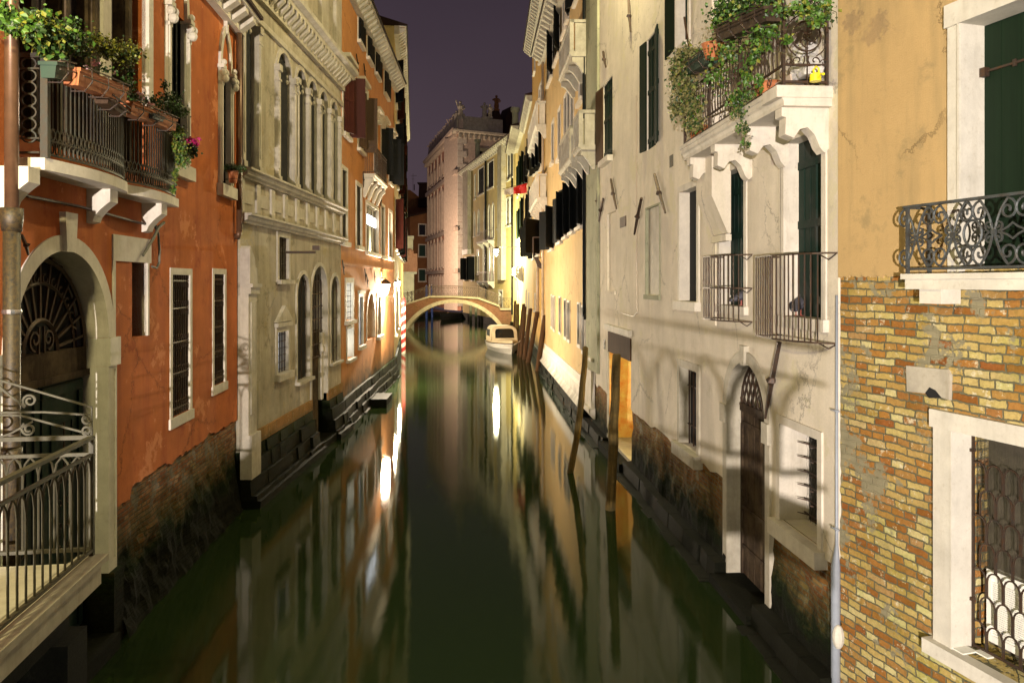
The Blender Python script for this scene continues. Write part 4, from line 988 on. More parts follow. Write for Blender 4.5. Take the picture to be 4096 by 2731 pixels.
# lit doorway
ls0, ls1 = f.s(2436), f.s(2524); lz1 = f.z(2436, 1404); lz0 = f.z(2436, 1750)
litd = [(ls0, lz0), (ls0, lz1), (ls1, lz1), (ls1, lz0)]; f.holes.append((litd, 2.6))
dd = M(); dd.box(ls0-.16, ls0-.02, -.03, .2, lz0-.4, lz1); dd.box(ls0-.16, ls1+.10, -.10, .2, f.z(2436, 1318), f.z(2436, 1300)+.03)
dd = dd.build('doorway_surround', 'istriad', f.root)
M().box(ls0-.02, ls1+.04, -.03, .28, lz1-.002, f.z(2436, 1325)).build('lintel_beam', 'wood', dd)
M().box(ls0+.001, ls1-.001, .8, .95, lz0+.01, lz1-.01).build('peeling_inner_wall', 'lity', dd)
M().box(ls0+.003, ls1-.003, -.02, .79, lz0-.08, lz0+.008).build('threshold', 'istriad', dd)
M().box(ls0-.2, ls0-.001, .05, 1.0, -.5, lz1+.2).build('peeling_side_wall', 'lity', dd)
M().box(ls0+.002, ls0+.02, .01, .8, lz0, lz1-.01).build('peeling_jamb', 'lity', dd)
bl = M(); bl.lathe(ls1-.10, .55, [(.02, lz1-.2), (.05, lz1-.25), (.05, lz1-.3), (.01, lz1-.34)], 8); bl.build('hanging_bulb', 'lampg', dd)
wl = f.w(ls1-.12, .50, lz1-.45); lamp('doorway_light', wl, 110, (1, .80, .30), .05)
# chimney breast with sloping foot
c0, c1 = f.s(2792, -.28), f.s(2852, -.28)+.0; zb = f.z(2800, 800, -.28); zb2 = f.z(2850, 975, 0)
q = M(); q.profile([(-.30, zb), (-.30, zt1), (.0, zt1), (.0, zb2+.12), (-.05, zb2+.12)], c0, c1); q.box(c0-.0, c1+.02, -.09, 0, zb2, zb2+.10)
ch = q.build('chimney_breast', 'cream', f.root)
# plaster bands around the tall windows
q = M()
for x0, x1, y0, y1 in ((2853, 2866, 700, 1300), (3122, 3130, 560, 1300)):
    q.box(f.s(x0), f.s(x1), -.02, 0, f.z(x0, y1), f.z(x0, y0))
q.build('plaster_strips', 'cream', f.root)
# outline with gate cut
zg = zpl
bot = [(p[0], min(p[1], zpl)) for p in jag(0, f.L, zpl-.05, .06, 50) if not (ds0-.02 < p[0] < ds1+.02) and not (ls0-.02 < p[0] < ls1+.02)]
f.holes = [h for h in f.holes if h[0] is not litd]
dz = 2.3
A_ = [p for p in bot if p[0] < ls0]; B_ = [p for p in bot if ls1 < p[0] < ds0]; C_ = [p for p in bot if p[0] > ds1]
garc = [(x, max(z, zpl)) for x, z in gate]
f.wall(A_+([(ls0, zpl), (ls0, lz1), (ls1, lz1), (ls1, zpl)] if lz0 <= zpl else [])+B_+garc+C_+[(f.L, zt1), (0, zt1)], 'cream', 6.)
rough_base(f, ((0, ls0-.01), (ls1+.01, ds0-.02), (ds1+.02, f.L)), [(.03, zpl+.015), (.03, .95), (.0, .5), (-.04, .2), (-.07, -.5)], 'basebrick', amp=.05,
    extra=lambda q: (q.box(ls0-.01, ls1+.01, -.3, .8, -1, min(lz0-.081, zpl)), q.box(ds0-.02, ds1+.02, -.3, .6, -1, .14)))
footing(f, ((0, ls0-.01), (ls1+.01, ds0-.02), (ds1+.02, f.L)), .30, -.22, .75, seed=12, name='stone_footing')
f.eaves(0, f.L, zt1+.02, .5, 'istriad', .6, .18)
# grey-green corner strip, pipe and corbel base
q = M(); e = f.s(2398); q.box(-.02, e, -.07, .0, 1.9, zt1-.2); q.build('corner_strip', 'quoin', f.root)
q = M(); q.box(-.04, e*.62, -.12, .0, .75, 1.9); q.profile([(-.2, .75), (-.2, .6), (-.05, .42), (0, .42), (0, .75)], -.05, e*.66); q.box(-.05, e*.7, -.16, 0, 2.2, 2.3); q.build('corner_plinth', 'istria', f.root)
q = M(); z = f.z(2356, 1265, -.1); q.tube([(-.06, -.12, z), (-.06, -.12, zt1-.2)], .055, 8); q.tube([(-.06, -.12, z), (.0, -.1, z-.12)], .06, 6); q.build('drainpipe', 'blackw', f.root)
for t in ((2450, 717, 2471, 835), (2574, 792, 2544, 938), (2626, 697, 2669, 852), (2419, 795, 2400, 886), (2522, 0, 2529, 129), (2419, 207, 2429, 270), (3131, 1368, 3073, 1672), (2397, 760, 2393, 850)): tie(f, *t, w=.055)
q = M(); q.box(f.s(2482), f.s(2505), -.02, .03, f.z(2482, 912), f.z(2482, 872)); q.build('meter_cover', 'brownw', f.root)
q = M(); q.box(f.s(2769), f.s(2787), -.012, .02, f.z(2769, 752), f.z(2769, 690)); q.box(f.s(2680), f.s(2693), -.012, .02, f.z(2680, 672), f.z(2680, 625)); q.build('vent_grille', 'ironr', f.root)
q = M(); q.box(f.s(2416), f.s(2421), -.02, .02, f.z(2416, 1395), f.z(2416, 1358)); q.build('small_vent', 'ironr', f.root)
# thin cable
q = M(); q.tube([(f.s(2548), -.02, 9), (f.s(2549), -.02, f.z(2549, 1000)), (f.s(2552), -.02, f.z(2552, 1250)), (f.s(2535), -.02, f.z(2535, 1265)), (f.s(2492), -.02, f.z(2492, 1252))], .008, 4); q.build('cable_run', 'pipec', f.root)
# big balcony
bs0, bs1 = f.s(2744, -.02)-.05, 0
bz = f.z(3125, 343, -.58)
sN = f.s(3125, -.58); sF = f.s(2722, -.6)
q = M(); q.profile([(-.62, bz), (-.62, bz-.05), (-.60, bz-.06), (-.60, bz-.11), (-.57, bz-.13), (-.55, bz-.17), (-.55, bz-.22), (0, bz-.22), (0, bz)], sF, sN); 
bal1 = q.build('balcony', 'istria', f.root)
for xi in (3123, 2972, 2846, 2750):
    a = f.s(xi, -.56)-.20 if xi == 3123 else f.s(xi, -.56)-.10; t = bz-.221; q = M()
    pr = [(-.54, t), (-.54, t-.10), (-.49, t-.11), (-.50, t-.30), (-.40, t-.34), (-.33, t-.24), (-.24, t-.22), (-.16, t-.30), (-.10, t-.44), (-.05, t-.50), (.0, t-.46), (.01, t)]
    q.profile(pr, a, a+.18); q.build('bracket', 'istria', bal1)
M().box(sN-.38, sN+.02, -.64, 0, bz-.13, bz+.001).build('slab_corner', 'istria', bal1)
q = M(); rz = bz+1.02; y = -.54
for h, r in ((rz, .018), (bz+.05, .014), (bz+.24, .012), (rz-.2, .012)):
    q.box(sF+.03, sN-.03, y-r, y+r, h-r, h+r); q.box(sN-.03-r, sN-.03+r, y, -.03, h-r, h+r); q.box(sF+.03-r, sF+.03+r, y, -.03, h-r, h+r)
for sx in (sF+.03, sF+1.25, sF+2.45, sN-.03): q.box(sx-.016, sx+.016, y-.016, y+.016, bz, rz+.04)
q.box(sN-.046, sN-.014, -.06, -.03, bz, rz); q.box(sN-.036, sN-.024, y/2-.006, y/2+.006, bz, rz)
# end panel: ring with hub and scrolls
cz = bz+.56; cy = y/2-.01
q.tube([(sN-.03, cy+.245*math.cos(t), cz+.245*math.sin(t)) for t in [-PI/2+.5+i*(2*PI-1.0)/22 for i in range(23)]], .009, 4)
q.tube([(sN-.03, cy+.165*math.cos(t*PI/12), cz+.165*math.sin(t*PI/12)) for t in range(25)], .012, 4)
q.tube([(sN-.03, cy+.035*math.cos(t*PI/6), cz+.035*math.sin(t*PI/6)) for t in range(13)], .010, 4)
for i in range(4):
    a = i*PI/2+.4; q.tube([(sN-.03, cy+.035*math.cos(a)+(r*.13)*math.cos(a+r*1.6), cz+.035*math.sin(a)+(r*.13)*math.sin(a+r*1.6)) for r in [k/6 for k in range(7)]], .008, 4)
for sg in (-1, 1):
    q.tube([(sN-.03, cy+sg*(.10+a), cz-.25-.02+b) for a, b in spiral(0, 0, .09, .015, PI*.8, 1.3, 14)], .008, 4)
    q.tube([(sN-.03, cy+sg*(.10+a), cz+.33+b) for a, b in spiral(0, 0, .08, .015, -PI*.8, -1.3, 14)], .008, 4)
    q.tube([(sN-.03, cy+sg*(.20+a), cz-.29+b) for a, b in spiral(0, 0, .045, .01, PI, -1.1, 10)], .007, 4)
n = 34
for i in range(n):
    x = sF+.08+(sN-sF-.16)*i/(n-1)
    q.tube([(x, y, bz+.24), (x+.015*math.sin(i), y-.012, bz+.4), (x, y, bz+.6), (x-.015, y+.012, bz+.75), (x, y, rz-.2)], .009, 4)
    if i % 3 == 0: q.tube([(x+.05*math.cos(t), y, bz+.145+.045*math.sin(t)) for t in [k*PI/4 for k in range(9)]], .007, 3)
    if i % 2 == 0: q.tube([(x+a, y, bz+.52+b) for a, b in spiral(0, 0, .06, .012, 0, 1.4, 10)], .008, 3)
for k in range(4):   # brackets holding planters outside
    x = sF+.35+k*.9
    q.tube([(x, y, rz), (x, y-.26, rz), (x, y-.22, rz-.16), (x, y, rz-.2)], .008, 4); q.tube([(x+.4, y, rz), (x+.4, y-.26, rz), (x+.4, y-.22, rz-.16), (x+.4, y, rz-.2)], .008, 4); q.tube([(x, y-.26, rz), (x+.4, y-.26, rz)], .008, 4)
q.build('railing', 'iron', bal1)
# window cages
def cage(x_near, zt, zb, width, depth, mid, nm, label):
    a1 = f.s(x_near); a0 = a1-width; root = empty(nm, f.w(a0, 0, zb), math.atan2(f.u.y, f.u.x)); o = root; 
    hh = zt-zb; q = M(); w = width; d = depth
    plan = [(0, -.0)]+[(w*.5-w*.5*math.cos(t)*(1.0), -d*(math.sin(t))**.55) for t in [PI*i/20 for i in range(1, 20)]]+[(w, 0)]
    plan = [(0, 0), (.05, -d*.75), (.10, -d), (w*.45, -d*1.06), (w*.72, -d*.85), (w*.88, -d*.52), (w, 0)]
    zs_ = [0, hh]+([hh*.5] if mid else [])
    for z in zs_: 
        for dz_ in (0,): q.tube([(x, y, z) for x, y in plan], .014, 4)
        q.tube([(w, 0, z), (w-.16, -.02, z-.07), (w*.9, -d*.4, z)], .008, 4)
    L = [0]
    for p, r in zip(plan[:-1], plan[1:]): L.append(L[-1]+math.dist(p, r))
    n = 22 if not mid else 18
    for i in range(1, n):
        t = L[-1]*i/n*.93; k = max(j for j in range(len(L)-1) if L[j] <= t); u = (t-L[k])/(L[k+1]-L[k])
        x = plan[k][0]+(plan[k+1][0]-plan[k][0])*u; y = plan[k][1]+(plan[k+1][1]-plan[k][1])*u
        q.tube([(x, y, 0), (x, y, hh)], .0095, 4)
    m_ = q.build(nm, 'iron', None); m_.matrix_world = root.matrix_basis.copy(); bpy.data.objects.remove(root); tag(m_, label, 'window cage', 'iron cages over the low windows of the cream house')
    return m_
cage(3350, f.z(3352, 1011), f.z(3346, 1374), 1.45, .38, False, 'window_cage', 'wider and lower iron bar cage bowed over the green window beside the brick wall')
cage(3010, f.z(3010, 1018), f.z(3006, 1287), 1.20, .36, True, 'window_cage', 'smaller iron bar cage with a middle rail, over the second window from the brick wall')

# ---- R2: amber house with white plinth
R2 = Fac('amber_house', 2180, 40.3, 2351, 24.75, 'amber house with white plinth, bank of black shutters and grey stone balconies', 'house')
f = R2; ze = f.z(2186, 198)
sh = dict(frame=.08, fill='blackw', depth=.12, lm='blackw', sill=.12)
f.opening(2194, 2210, 185, 345, 'l', leaves=(('l', 5), ('r', 160)), **sh)
f.opening(2220, 2238, 75, 262, 'l', leaves=(('l', 5), ('r', 160)), **sh)
f.opening(2262, 2276, 0, 110, 'l', leaves=(('r', 160),), **sh)
f.opening(2302, 2318, -190, 20, 'l', leaves=(('l', 150), ('r', 160)), **sh)
for x0, x1, yt, yb in ((2208, 2216, 500, 655), (2234, 2243, 450, 640), (2318, 2334, 225, 415), (2252, 2266, 15, 150)):
    f.opening(x0, x1, yt, yb, 'l', frame=.12, fill='glassg', depth=.06, sill=.15)
for x0, x1, yt, yb in ((2258, 2268, 395, 640), (2270, 2281, 360, 620), (2284, 2295, 320, 590)): f.opening(x0, x1, yt, yb, 'l', frame=.10, fill='glassg', depth=.06, sill=.1)
f.opening(2201, 2216, 842, 1000, 'l', leaves=(('l', 150), ('r', 150)), **sh)
for x0, x1, yt, yb in ((2234, 2250, 790, 972), (2258, 2274, 755, 950), (2283, 2300, 720, 932), (2312, 2332, 676, 912)):
    f.opening(x0, x1, yt, yb, 'l', leaves=(('l', 168), ('r', 155)), **sh)
for x0, x1, yt, yb in ((2207, 2212, 1182, 1305), (2216, 2221, 1187, 1315), (2239, 2245, 1190, 1325), (2260, 2268, 1200, 1345), (2273, 2281, 1207, 1355), (2314, 2323, 1215, 1375), (2331, 2342, 1228, 1400)):
    f.opening(x0, x1, yt, yb, 'l', frame=.06, fill='glass', depth=.06, sill=.12, siout=0, fm='istria', proud=.05)
balcony(f, f.s(2233, -.6), f.s(2277, -.6), f.z(2277, 206, -.6), .6, 1.05, 4, 'istriad', nb=9)
balcony(f, f.s(2233, -.6), f.s(2276, -.6), f.z(2276, 630, -.6), .6, 1.05, 4, 'istriad', nb=9)
balcony(f, f.s(2290, -.55), f.s(2313, -.55), f.z(2313, 578, -.55), .55, 1.05, 2, 'istriad', nb=5)
f.wall([(0, 1.45), (f.L, 1.45), (f.L, ze), (0, ze)], 'amber', 6.)
q = M(); q.profile([(-.05, 1.449), (-.05, 1.2), (-.12, 1.12), (-.14, .75), (-.30, .55), (3, .55), (3, 1.449)], -.1, f.L); q.build('white_plinth', 'istriam', f.root)
footing(f, ((-.1, f.L),), .549, -.26, .2, seed=9, name='mossy_footing')
f.eaves(-.3, f.L, ze+.02, .7, 'istriad', .62, .22)
q = M(); q.tube([(.05, -.12, f.z(2186, 1240)), (.05, -.12, ze-.3)], .075, 8); q.tube([(.05, -.12, 2.0), (.05, -.12, f.z(2186, 1240))], .085, 8); q.build('drainpipe', 'pipec', f.root, True)
# ---- R3: cream yellow tall house
R3 = Fac('saffron_house', 2129, 52, 2179.5, 40.4, 'tall saffron house with two stacked stone balconies behind the amber house', 'house')
f = R3; z3 = f.z(2133, 182)
for x0, x1, yt, yb in ((2156, 2161, 360, 410), (2164, 2168, 340, 410), (2171, 2175, 320, 410)): f.opening(x0, x1, yt, yb, 'l', frame=.1, fill='glass', depth=.06, sill=.1)
for x0, x1, yt, yb in ((2150, 2156, 100, 235), (2165, 2172, 40, 180), (2138, 2142, 210, 300), (2160, 2166, 140, 255)): f.opening(x0, x1, yt, yb, 'l', frame=.1, fill='glassg', depth=.06, sill=.1)
for x0, x1, yt, yb in ((2138, 2146, 620, 700), (2150, 2158, 570, 690), (2164, 2173, 548, 680)): f.opening(x0, x1, yt, yb, 'l', leaves=(('l', 165), ('r', 160)), **sh)
for x0, x1, yt, yb in ((2134, 2139, 905, 1035), (2144, 2160, 900, 1025)): f.opening(x0, x1, yt, yb, 'l', leaves=(('l', 150), ('r', 150)), **sh)
for x0, x1, yt, yb in ((2140, 2143, 1175, 1240), (2150, 2154, 1180, 1255)): f.opening(x0, x1, yt, yb, 'l', frame=.05, fill='dwood', depth=.15, sill=.1)
balcony(f, max(.1, f.s(2109, -.55)), f.s(2142, -.55), f.z(2142, 496, -.55), .55, 1.2, 6, 'istria', nb=12)
balcony(f, max(.1, f.s(2115, -.55)), f.s(2145, -.55), f.z(2145, 788, -.55), .55, 1.2, 5, 'istria', nb=10)
f.wall([(0, .7), (f.L, .7), (f.L, z3), (0, z3)], 'amber2', 6.)
M().box(0, f.L, -.1, 5, -1, .699).build('stone_base', 'ststep', f.root)
f.eaves(0, f.L, z3+.02, .6, 'istriad', .5, .22)
q = M(); a = f.s(2157); q.tube([(a, -.1, 2.6), (a, -.1, f.z(2157, 1028))], .09, 8); q.build('drainpipe', 'pipec', f.root, True)
# ---- R3b, R4: yellow houses up to the bridge
R4 = Fac('cream_yellow_house', 2098, 63.5, 2129, 52.1, 'narrow cream yellow house with green shutters between saffron house and bridge', 'house')
f = R4; z4 = f.z(2102, 500)
for x0, x1, yt, yb in ((2106, 2110, 640, 745), (2116, 2121, 580, 700), (2104, 2107, 880, 980), (2112, 2116, 790, 905), (2122, 2126, 760, 880)):
    f.opening(x0, x1, yt, yb, 'l', leaves=(('l', 165), ('r', 160)), **sh)
for x0, x1, yt, yb in ((2104, 2107, 1160, 1250), (2114, 2117, 1170, 1250)): f.opening(x0, x1, yt, yb, 'l', frame=.05, fill='dwood', depth=.15, sill=.1)
f.wall([(0, .7), (f.L, .7), (f.L, z4), (0, z4)], 'amber', 6.)
M().box(0, f.L, -.1, 5, -1, .699).build('stone_base', 'ststep', f.root)
f.eaves(0, f.L, z4+.02, .45, 'istriad', .5, .2)
R5 = Fac('lamp_corner_house', 2066, 77, 2098, 63.6, 'pale yellow house at the right bridge end with dark green shutters, beside the bracket lamp', 'house')
f = R5; z5 = f.z(2070, 600)
for x0, x1, yt, yb in ((2071, 2074, 680, 790), (2077, 2080, 660, 775), (2084, 2088, 640, 760), (2091, 2095, 620, 745), (2071, 2074, 850, 960), (2079, 2083, 845, 955), (2089, 2093, 800, 915)):
    f.opening(x0, x1, yt, yb, 'l', frame=.08, fill='green', depth=.12, lm='green', sill=.12, leaves=(('l', 165), ('r', 160)))
for x0, x1, yt, yb in ((2069, 2073, 985, 1085), (2077, 2081, 975, 1085), (2086, 2090, 965, 1085)): f.opening(x0, x1, yt, yb, 'l', frame=.12, fill='glass', depth=.09, sill=.12, bars=(2, 3), bm='istria')
f.opening(2068, 2072, 1165, 1240, 'l', frame=.1, fill='dwood', depth=.2)
balcony(f, f.s(2068), f.s(2092), f.z(2080, 1096), .6, .6, 3, 'istria', nb=8)
f.wall([(0, .7), (f.L, .7), (f.L, z5), (0, z5)], 'yellow', 6.)
M().box(0, f.L, -.1, 5, -1, .699).build('stone_base', 'ststep', f.root)
f.eaves(0, f.L, z5+.02, 1.1, 'istriad', .4, .2)
# ================================================================ BEYOND THE BRIDGE
YH = Fac('yellow_house', 1852, 100.5, 2062, 74.6, 'long yellow house behind the right half of the bridge with arched windows and round chimneys', 'house')
f = YH; ze = f.z(1862, 684)
sh = dict(frame=.10, fill='blackw', depth=.12, lm='blackw', sill=.16)
for x0, x1, yt, yb in ((1898, 1903, 702, 797), (1913, 1936, 680, 783), (1952, 1975, 654, 758), (1993, 2002, 632, 744), (2030, 2040, 605, 722), (2044, 2052, 596, 710), (1991, 1998, 812, 915), (2026, 2036, 795, 905), (2040, 2050, 790, 900)):
    f.opening(x0, x1, yt, yb, 'l', **sh)
for x0, x1, yt, yb in ((1896, 1901, 850, 947), (1911, 1919, 843, 942), (1936, 1944, 833, 958), (1953, 1961, 822, 956), (1968, 1977, 815, 955)):
    s0, s1 = f.s(x0), f.s(x1); f.opening(0, 0, 0, 0, raw=(s0, s1, f.z(x0, yb), f.z(x0, yt)), arch='point', frame=.15, fill='glassg', depth=.12, sill=.1, name='arched_window')
for x0, x1, yt, yb in ((1909, 1916, 1004, 1097), (1933, 1944, 985, 1125), (1952, 1961, 985, 1125), (1967, 1976, 985, 1125)): f.opening(x0, x1, yt, yb, 'l', frame=.2, fill='glassg', depth=.12, sill=.1)
for x0, x1, yt, yb in ((1858, 1866, 1033, 1119), (1888, 1899, 1027, 1120)): f.opening(x0, x1, yt, yb, 'l', leaves=(('l', 60), ('r', 60)), **sh)
for x0, x1, yt, yb in ((1996, 2010, 1165, 1240),): f.opening(x0, x1, yt, yb, 'l', frame=.2, fill='greenpl', depth=.3, sill=.0, name='doorway')
balcony(f, f.s(1932), f.s(1978), f.z(1978, 960), .8, 1.1, 3, 'istria', rail='iron', nb=20)
balcony(f, f.s(1932), f.s(1978), f.z(1978, 1126), .8, 1.1, 3, 'istria', rail='iron', nb=20)
f.wall([(0, .8), (f.L, .8), (f.L, ze), (0, ze)], 'yellow', 8.)
M().box(0, f.L, -.15, 7, -1, .799).build('stone_base', 'ststep', f.root)
f.eaves(0, f.L, ze+.02, .7, 'istriad', .9, .3)
cb = M().box(f.s(1864), f.s(1884), -.45, 0, f.z(1864, 1000), ze-.3).build('chimney_breast', 'greyst', f.root); M().box(f.s(2008), f.s(2024), -.5, 0, f.z(2008, 1120), ze-.3).build('chimney_breast', 'greyst', f.root)
q = M(); q.box(f.s(1863), f.s(1885), -.5, 0, f.z(1864, 1020), f.z(1864, 1001)); q.build('breast_foot', 'istria', cb)
q = M(); q.tube([(f.s(1946), -.1, 1.5), (f.s(1946), -.1, ze-.4)], .12, 6); q.tube([(f.s(2052), -.1, 1.5), (f.s(2052), -.1, ze-.4)], .1, 6); q.build('drainpipe', 'blackw', f.root)
for xa, xb, yt in ((1866, 1893, 557), (2006, 2042, 430)):
    q = M()
    c = (f.s(xa)+f.s(xb))/2; r = (xb-xa)/2/F*f.Y(xa)*.87; zt = f.z((xa+xb)/2, yt)
    q.lathe(c, 1.0, [(r*.95, ze), (r*.95, ze+1.2), (r*.8, ze+1.3), (r*.8, zt-.5), (r*1.15, zt-.3), (r*1.15, zt), (r*.5, zt+.02)], 16)
    q.build('chimney', 'quoin', f.root)
# pink palace
PP = Fac('pink_palace', 1711, 153, 1830, 121, 'tall pink stuccoed palace with statues along its roof, left part facing the canal', 'palace')
f = PP; ze = 28.4; zl1 = f.z(1830, 688); zl2 = f.z(1821, 918); zl3 = f.z(1818, 1082)
for r_, (zb, zt_) in enumerate(((zl1+1.2, ze-2.5), (zl2+.8, zl1-1.3), (zl3+.8, zl2-1.2), (1.6, zl3-.8))):
    for i in range(9):
        a = 2.2+i*(f.L-6)/8.3; w = 1.35
        if 2 <= i <= 5 and r_ < 3: pass
        f.opening(0, 0, 0, 0, raw=(a, a+w, zb, zt_), arch='round' if r_ < 3 else None, frame=.3, fill='redw' if 2 <= i <= 5 else 'glass', depth=.5, fm='pinkst', sill=.25, proud=.15)
f.wall([(0, .3), (f.L, .3), (f.L, ze), (0, ze)], 'pink', .6)
for z in (zl1, zl2, zl3): f.band(-.2, f.L+.3, z-.35, z+.3, .5, 'pinkst', 'string_course')
f.band(-.3, f.L+.8, ze-.1, ze+.7, 1.0, 'pinkst', 'cornice', [(.3, 0), (.5, .3), (.9, .5), (1.0, 1)])
q = M()
for i in range(44): x = f.L*(i+.5)/44; q.box(x-.17, x+.17, -.75, 0, ze-.6, ze-.11)
for i in range(8):
    x = 1+i*(f.L-2)/7.5
    for z0, z1 in ((zl1+.3, ze-.7), (zl2+.3, zl1-.4), (zl3+.3, zl2-.4)): q.box(x-.3, x+.3, -.25, 0, z0, z1)
q.build('pilasters', 'pinkst', f.root)
q = M(); q.box(0, f.L, .2, .6, ze+.7, ze+1.9)
for i in range(11): x = f.L*i/10; q.box(x-.5, x+.5, .1, .8, ze+.7, ze+2.2)
q.build('parapet', 'pinkst', f.root)
def statue(m, x, y, z, h, rr):
    m.lathe(x, y, [(h*.20, z), (h*.20, z+h*.12), (h*.13, z+h*.14), (h*.16, z+h*.3), (h*.12, z+h*.55), (h*.17, z+h*.70), (h*.13, z+h*.80), (h*.05, z+h*.83)], 8, 1, .7)
    m.ball((x, y, z+h*.91), h*.085, 8, 6); m.tube([(x+h*.14, y, z+h*.76), (x+h*.24, y-.1, z+h*.6), (x+h*.12, y-.3, z+h*.52)], h*.045, 5); m.tube([(x-h*.14, y, z+h*.76), (x-h*.22, y-.1, z+h*(.6+rr*.4)), (x-h*.2, y-.2, z+h*(.5+rr*.5))], h*.045, 5)
rj = random.Random(3); zst = ze+2.2
for i in range(11):
    x = f.L*i/10; q = M(); hgt = 2.2 if i < 10 else 3.0; statue(q, 0, 0, 0, hgt, rj.random())
    o = q.build('roof_statue', 'pinkst' if i < 9 else 'istriad', None); p = f.w(x, .45, zst); o.location = p
    o['label'] = 'pale statue standing on the near corner of the pink palace roof' if i == 10 else 'weathered statue on the pink palace parapet, %s from its near corner' % ['eleventh','tenth','ninth','eighth','seventh','sixth','fifth','fourth','third','second'][i]; o['category'] = 'statue'; o['group'] = 'statues on the palace roof'
PR = Fac('palace_side_front', 1830.5, 121, 2012, 124.5, 'bare pale side of the far palace with white quoins, rising behind the yellow house', 'palace')
f = PR; f.root.name = 'palace_side'
f.opening(1917, 1938, 604, 660, 'l', frame=.5, fill='green', depth=.4, fm='quoin', proud=.1, sill=.3)
for yt, yb in ((770, 792), (812, 835), (850, 880), (925, 950)): f.opening(1846, 1853, yt, yb, 'l', frame=.1, fill='glass', depth=.3, sill=.1)
f.wall([(0, .3), (f.L, .3), (f.L, ze), (0, ze)], 'pinkst', 6.)
q = M()
for i in range(26):
    z = 1+i*1.03; q.box(-.05, 1.5 if i % 2 else .85, -.12, 0, z, z+.98)
q.build('quoins', 'istria', f.root)
f.band(-1.0, f.L+.4, ze-.1, ze+.5, .9, 'istriad', 'cornice', [(.3, 0), (.5, .3), (.8, .5), (.9, 1)])
q = M()
for i in range(9): x = f.L*(i+.3)/9; q.box(x-.2, x+.2, -.6, 0, ze-.7, ze-.11)
q.box(0, f.L, .1, .5, ze+.5, ze+2.9)
for a, b in ((0, 1.2), (5.6, 9)): pass
q.box(-.2, 1.2, -.1, .9, ze+.5, ze+3.2); q.build('parapet', 'istriad', f.root)
for i, (x, h, lab) in enumerate(((1941, 2.6, 'pair of small pale statues on the middle of the palace parapet'), (1989, 2.6, 'dark statue on a roof pier left of the big round chimney'))):
    q = M(); statue(q, 0, 0, 0, h, .3)
    if i == 0: statue(q, .9, 0, 0, h*.9, .8)
    o = q.build('roof_statue', 'istriad' if i == 0 else 'brown', None); zb = ze+2.9 if i < 2 else ze+4.5; o.location = f.w(f.s(x), .3, zb+(1.4 if i == 1 else 0))
    o['label'] = lab; o['category'] = 'statue'; o['group'] = 'statues on the palace roof'
q = M(); q.prism([(f.s(1970), ze+2.9), (f.s(1976), ze+4.3), (f.s(2000), ze+4.3), (f.s(2010), ze+2.9)], .2, 3); q.prism([(f.s(2030), ze), (f.s(2030), ze+3.4), (f.s(2050), ze+5.4), (f.s(2066), ze+4.5), (f.s(2090), ze)], .6, 4); q.build('roof_gable', 'darkroof', f.root)
# brown house and roofs at the end of the canal
BH = Fac('brown_house', 1640, 158, 1716, 160, 'plain brown house with three green windows at the far end of the canal', 'house')
f = BH; zL, zR = f.z(1640, 869), f.z(1712, 848)
for yt, yb, fl in ((898, 940, 'glass'), (980, 1025, 'greenpl'), (1078, 1124, 'greenpl')): f.opening(1676, 1702, yt, yb, 'l', frame=.2, fill=fl, depth=.25, sill=.25)
f.wall([(0, 0), (f.L, 0), (f.L, zR), (0, zL)], 'brown', 8.)
M().profile([(-.3, zL), (-.3, zL+.3), (8, zL+1.6), (8, zL)], -.4, f.L).build('roof', 'darkroof', f.root) if 0 else M().prism([(-.6, zL-.1), (-.6, zL+.3), (f.L, zR+.3), (f.L, zR-.1)], -.4, 8).build('roof', 'darkroof', f.root)
DH = Fac('dark_roofed_house', 1590, 185, 1720, 185, 'unlit house with dark roof, square chimney and aerial against the night sky', 'house')
f = DH
f.wall([(0, 0), (f.L, 0), (f.L, f.z(1715, 800)), (f.s(1690), f.z(1690, 800)), (f.s(1660), f.z(1660, 775)), (f.s(1640), f.z(1640, 760)), (0, f.z(1600, 760))], 'brown', 8.)
q = M(); q.prism([(f.s(1675), f.z(1675, 830)), (f.s(1679), f.z(1679, 745)), (f.s(1672), f.z(1672, 737)), (f.s(1672), f.z(1672, 733)), (f.s(1717), f.z(1717, 733)), (f.s(1717), f.z(1717, 737)), (f.s(1711), f.z(1711, 745)), (f.s(1711), f.z(1711, 830))], -1.5, 1); q.build('chimney', 'darkroof', f.root)
q = M(); a = f.s(1652); z0, z1 = f.z(1652, 765), f.z(1652, 695); q.tube([(a, 0, z0), (a, 0, z1)], .05, 4); q.tube([(a-.6, 0, z1-.6), (a+.9, 0, z1-.5)], .04, 4); q.tube([(a-.4, 0, z1-1.3), (a+.4, 0, z1-1.3)], .03, 4)
for x in (1626, 1657): q.tube([(f.s(x), 0, f.z(x, 762)), (f.s(x), 0, f.z(x, 738))], .12, 5)
q.build('aerial', 'iron', f.root)
WB = Fac('white_terrace_house', 1590, 94, 1652, 94.3, 'small brightly lit white house with roof terrace behind the left end of the bridge', 'house')
f = WB; z = f.z(1606, 957)
f.opening(1609, 1625, 985, 1013, 'l', frame=.25, fill='curtain', depth=.2, sill=.15)
f.opening(1628, 1645, 1020, 1050, 'l', frame=.0, fill='istria', depth=.12, sill=.0, name='blocked_window')
f.wall([(0, 0), (f.L, 0), (f.L, z), (0, z)], 'cream', 6.)
q = M(); q.box(0, f.L*1.05, -.5, 6, z+.001, z+.4); q.build('roof', 'istria', f.root)
q = M(); q.box(0, f.L, -4.2, -.6, 0, f.z(1610, 1096, -4)); ex = q.build('terrace', 'cream', f.root); zt_ = f.z(1610, 1096, -4)
q = M(); q.box(-.3, f.L+.3, -4.5, -.3, zt_+.001, zt_+.25); q.build('terrace_slab', 'istria', ex)
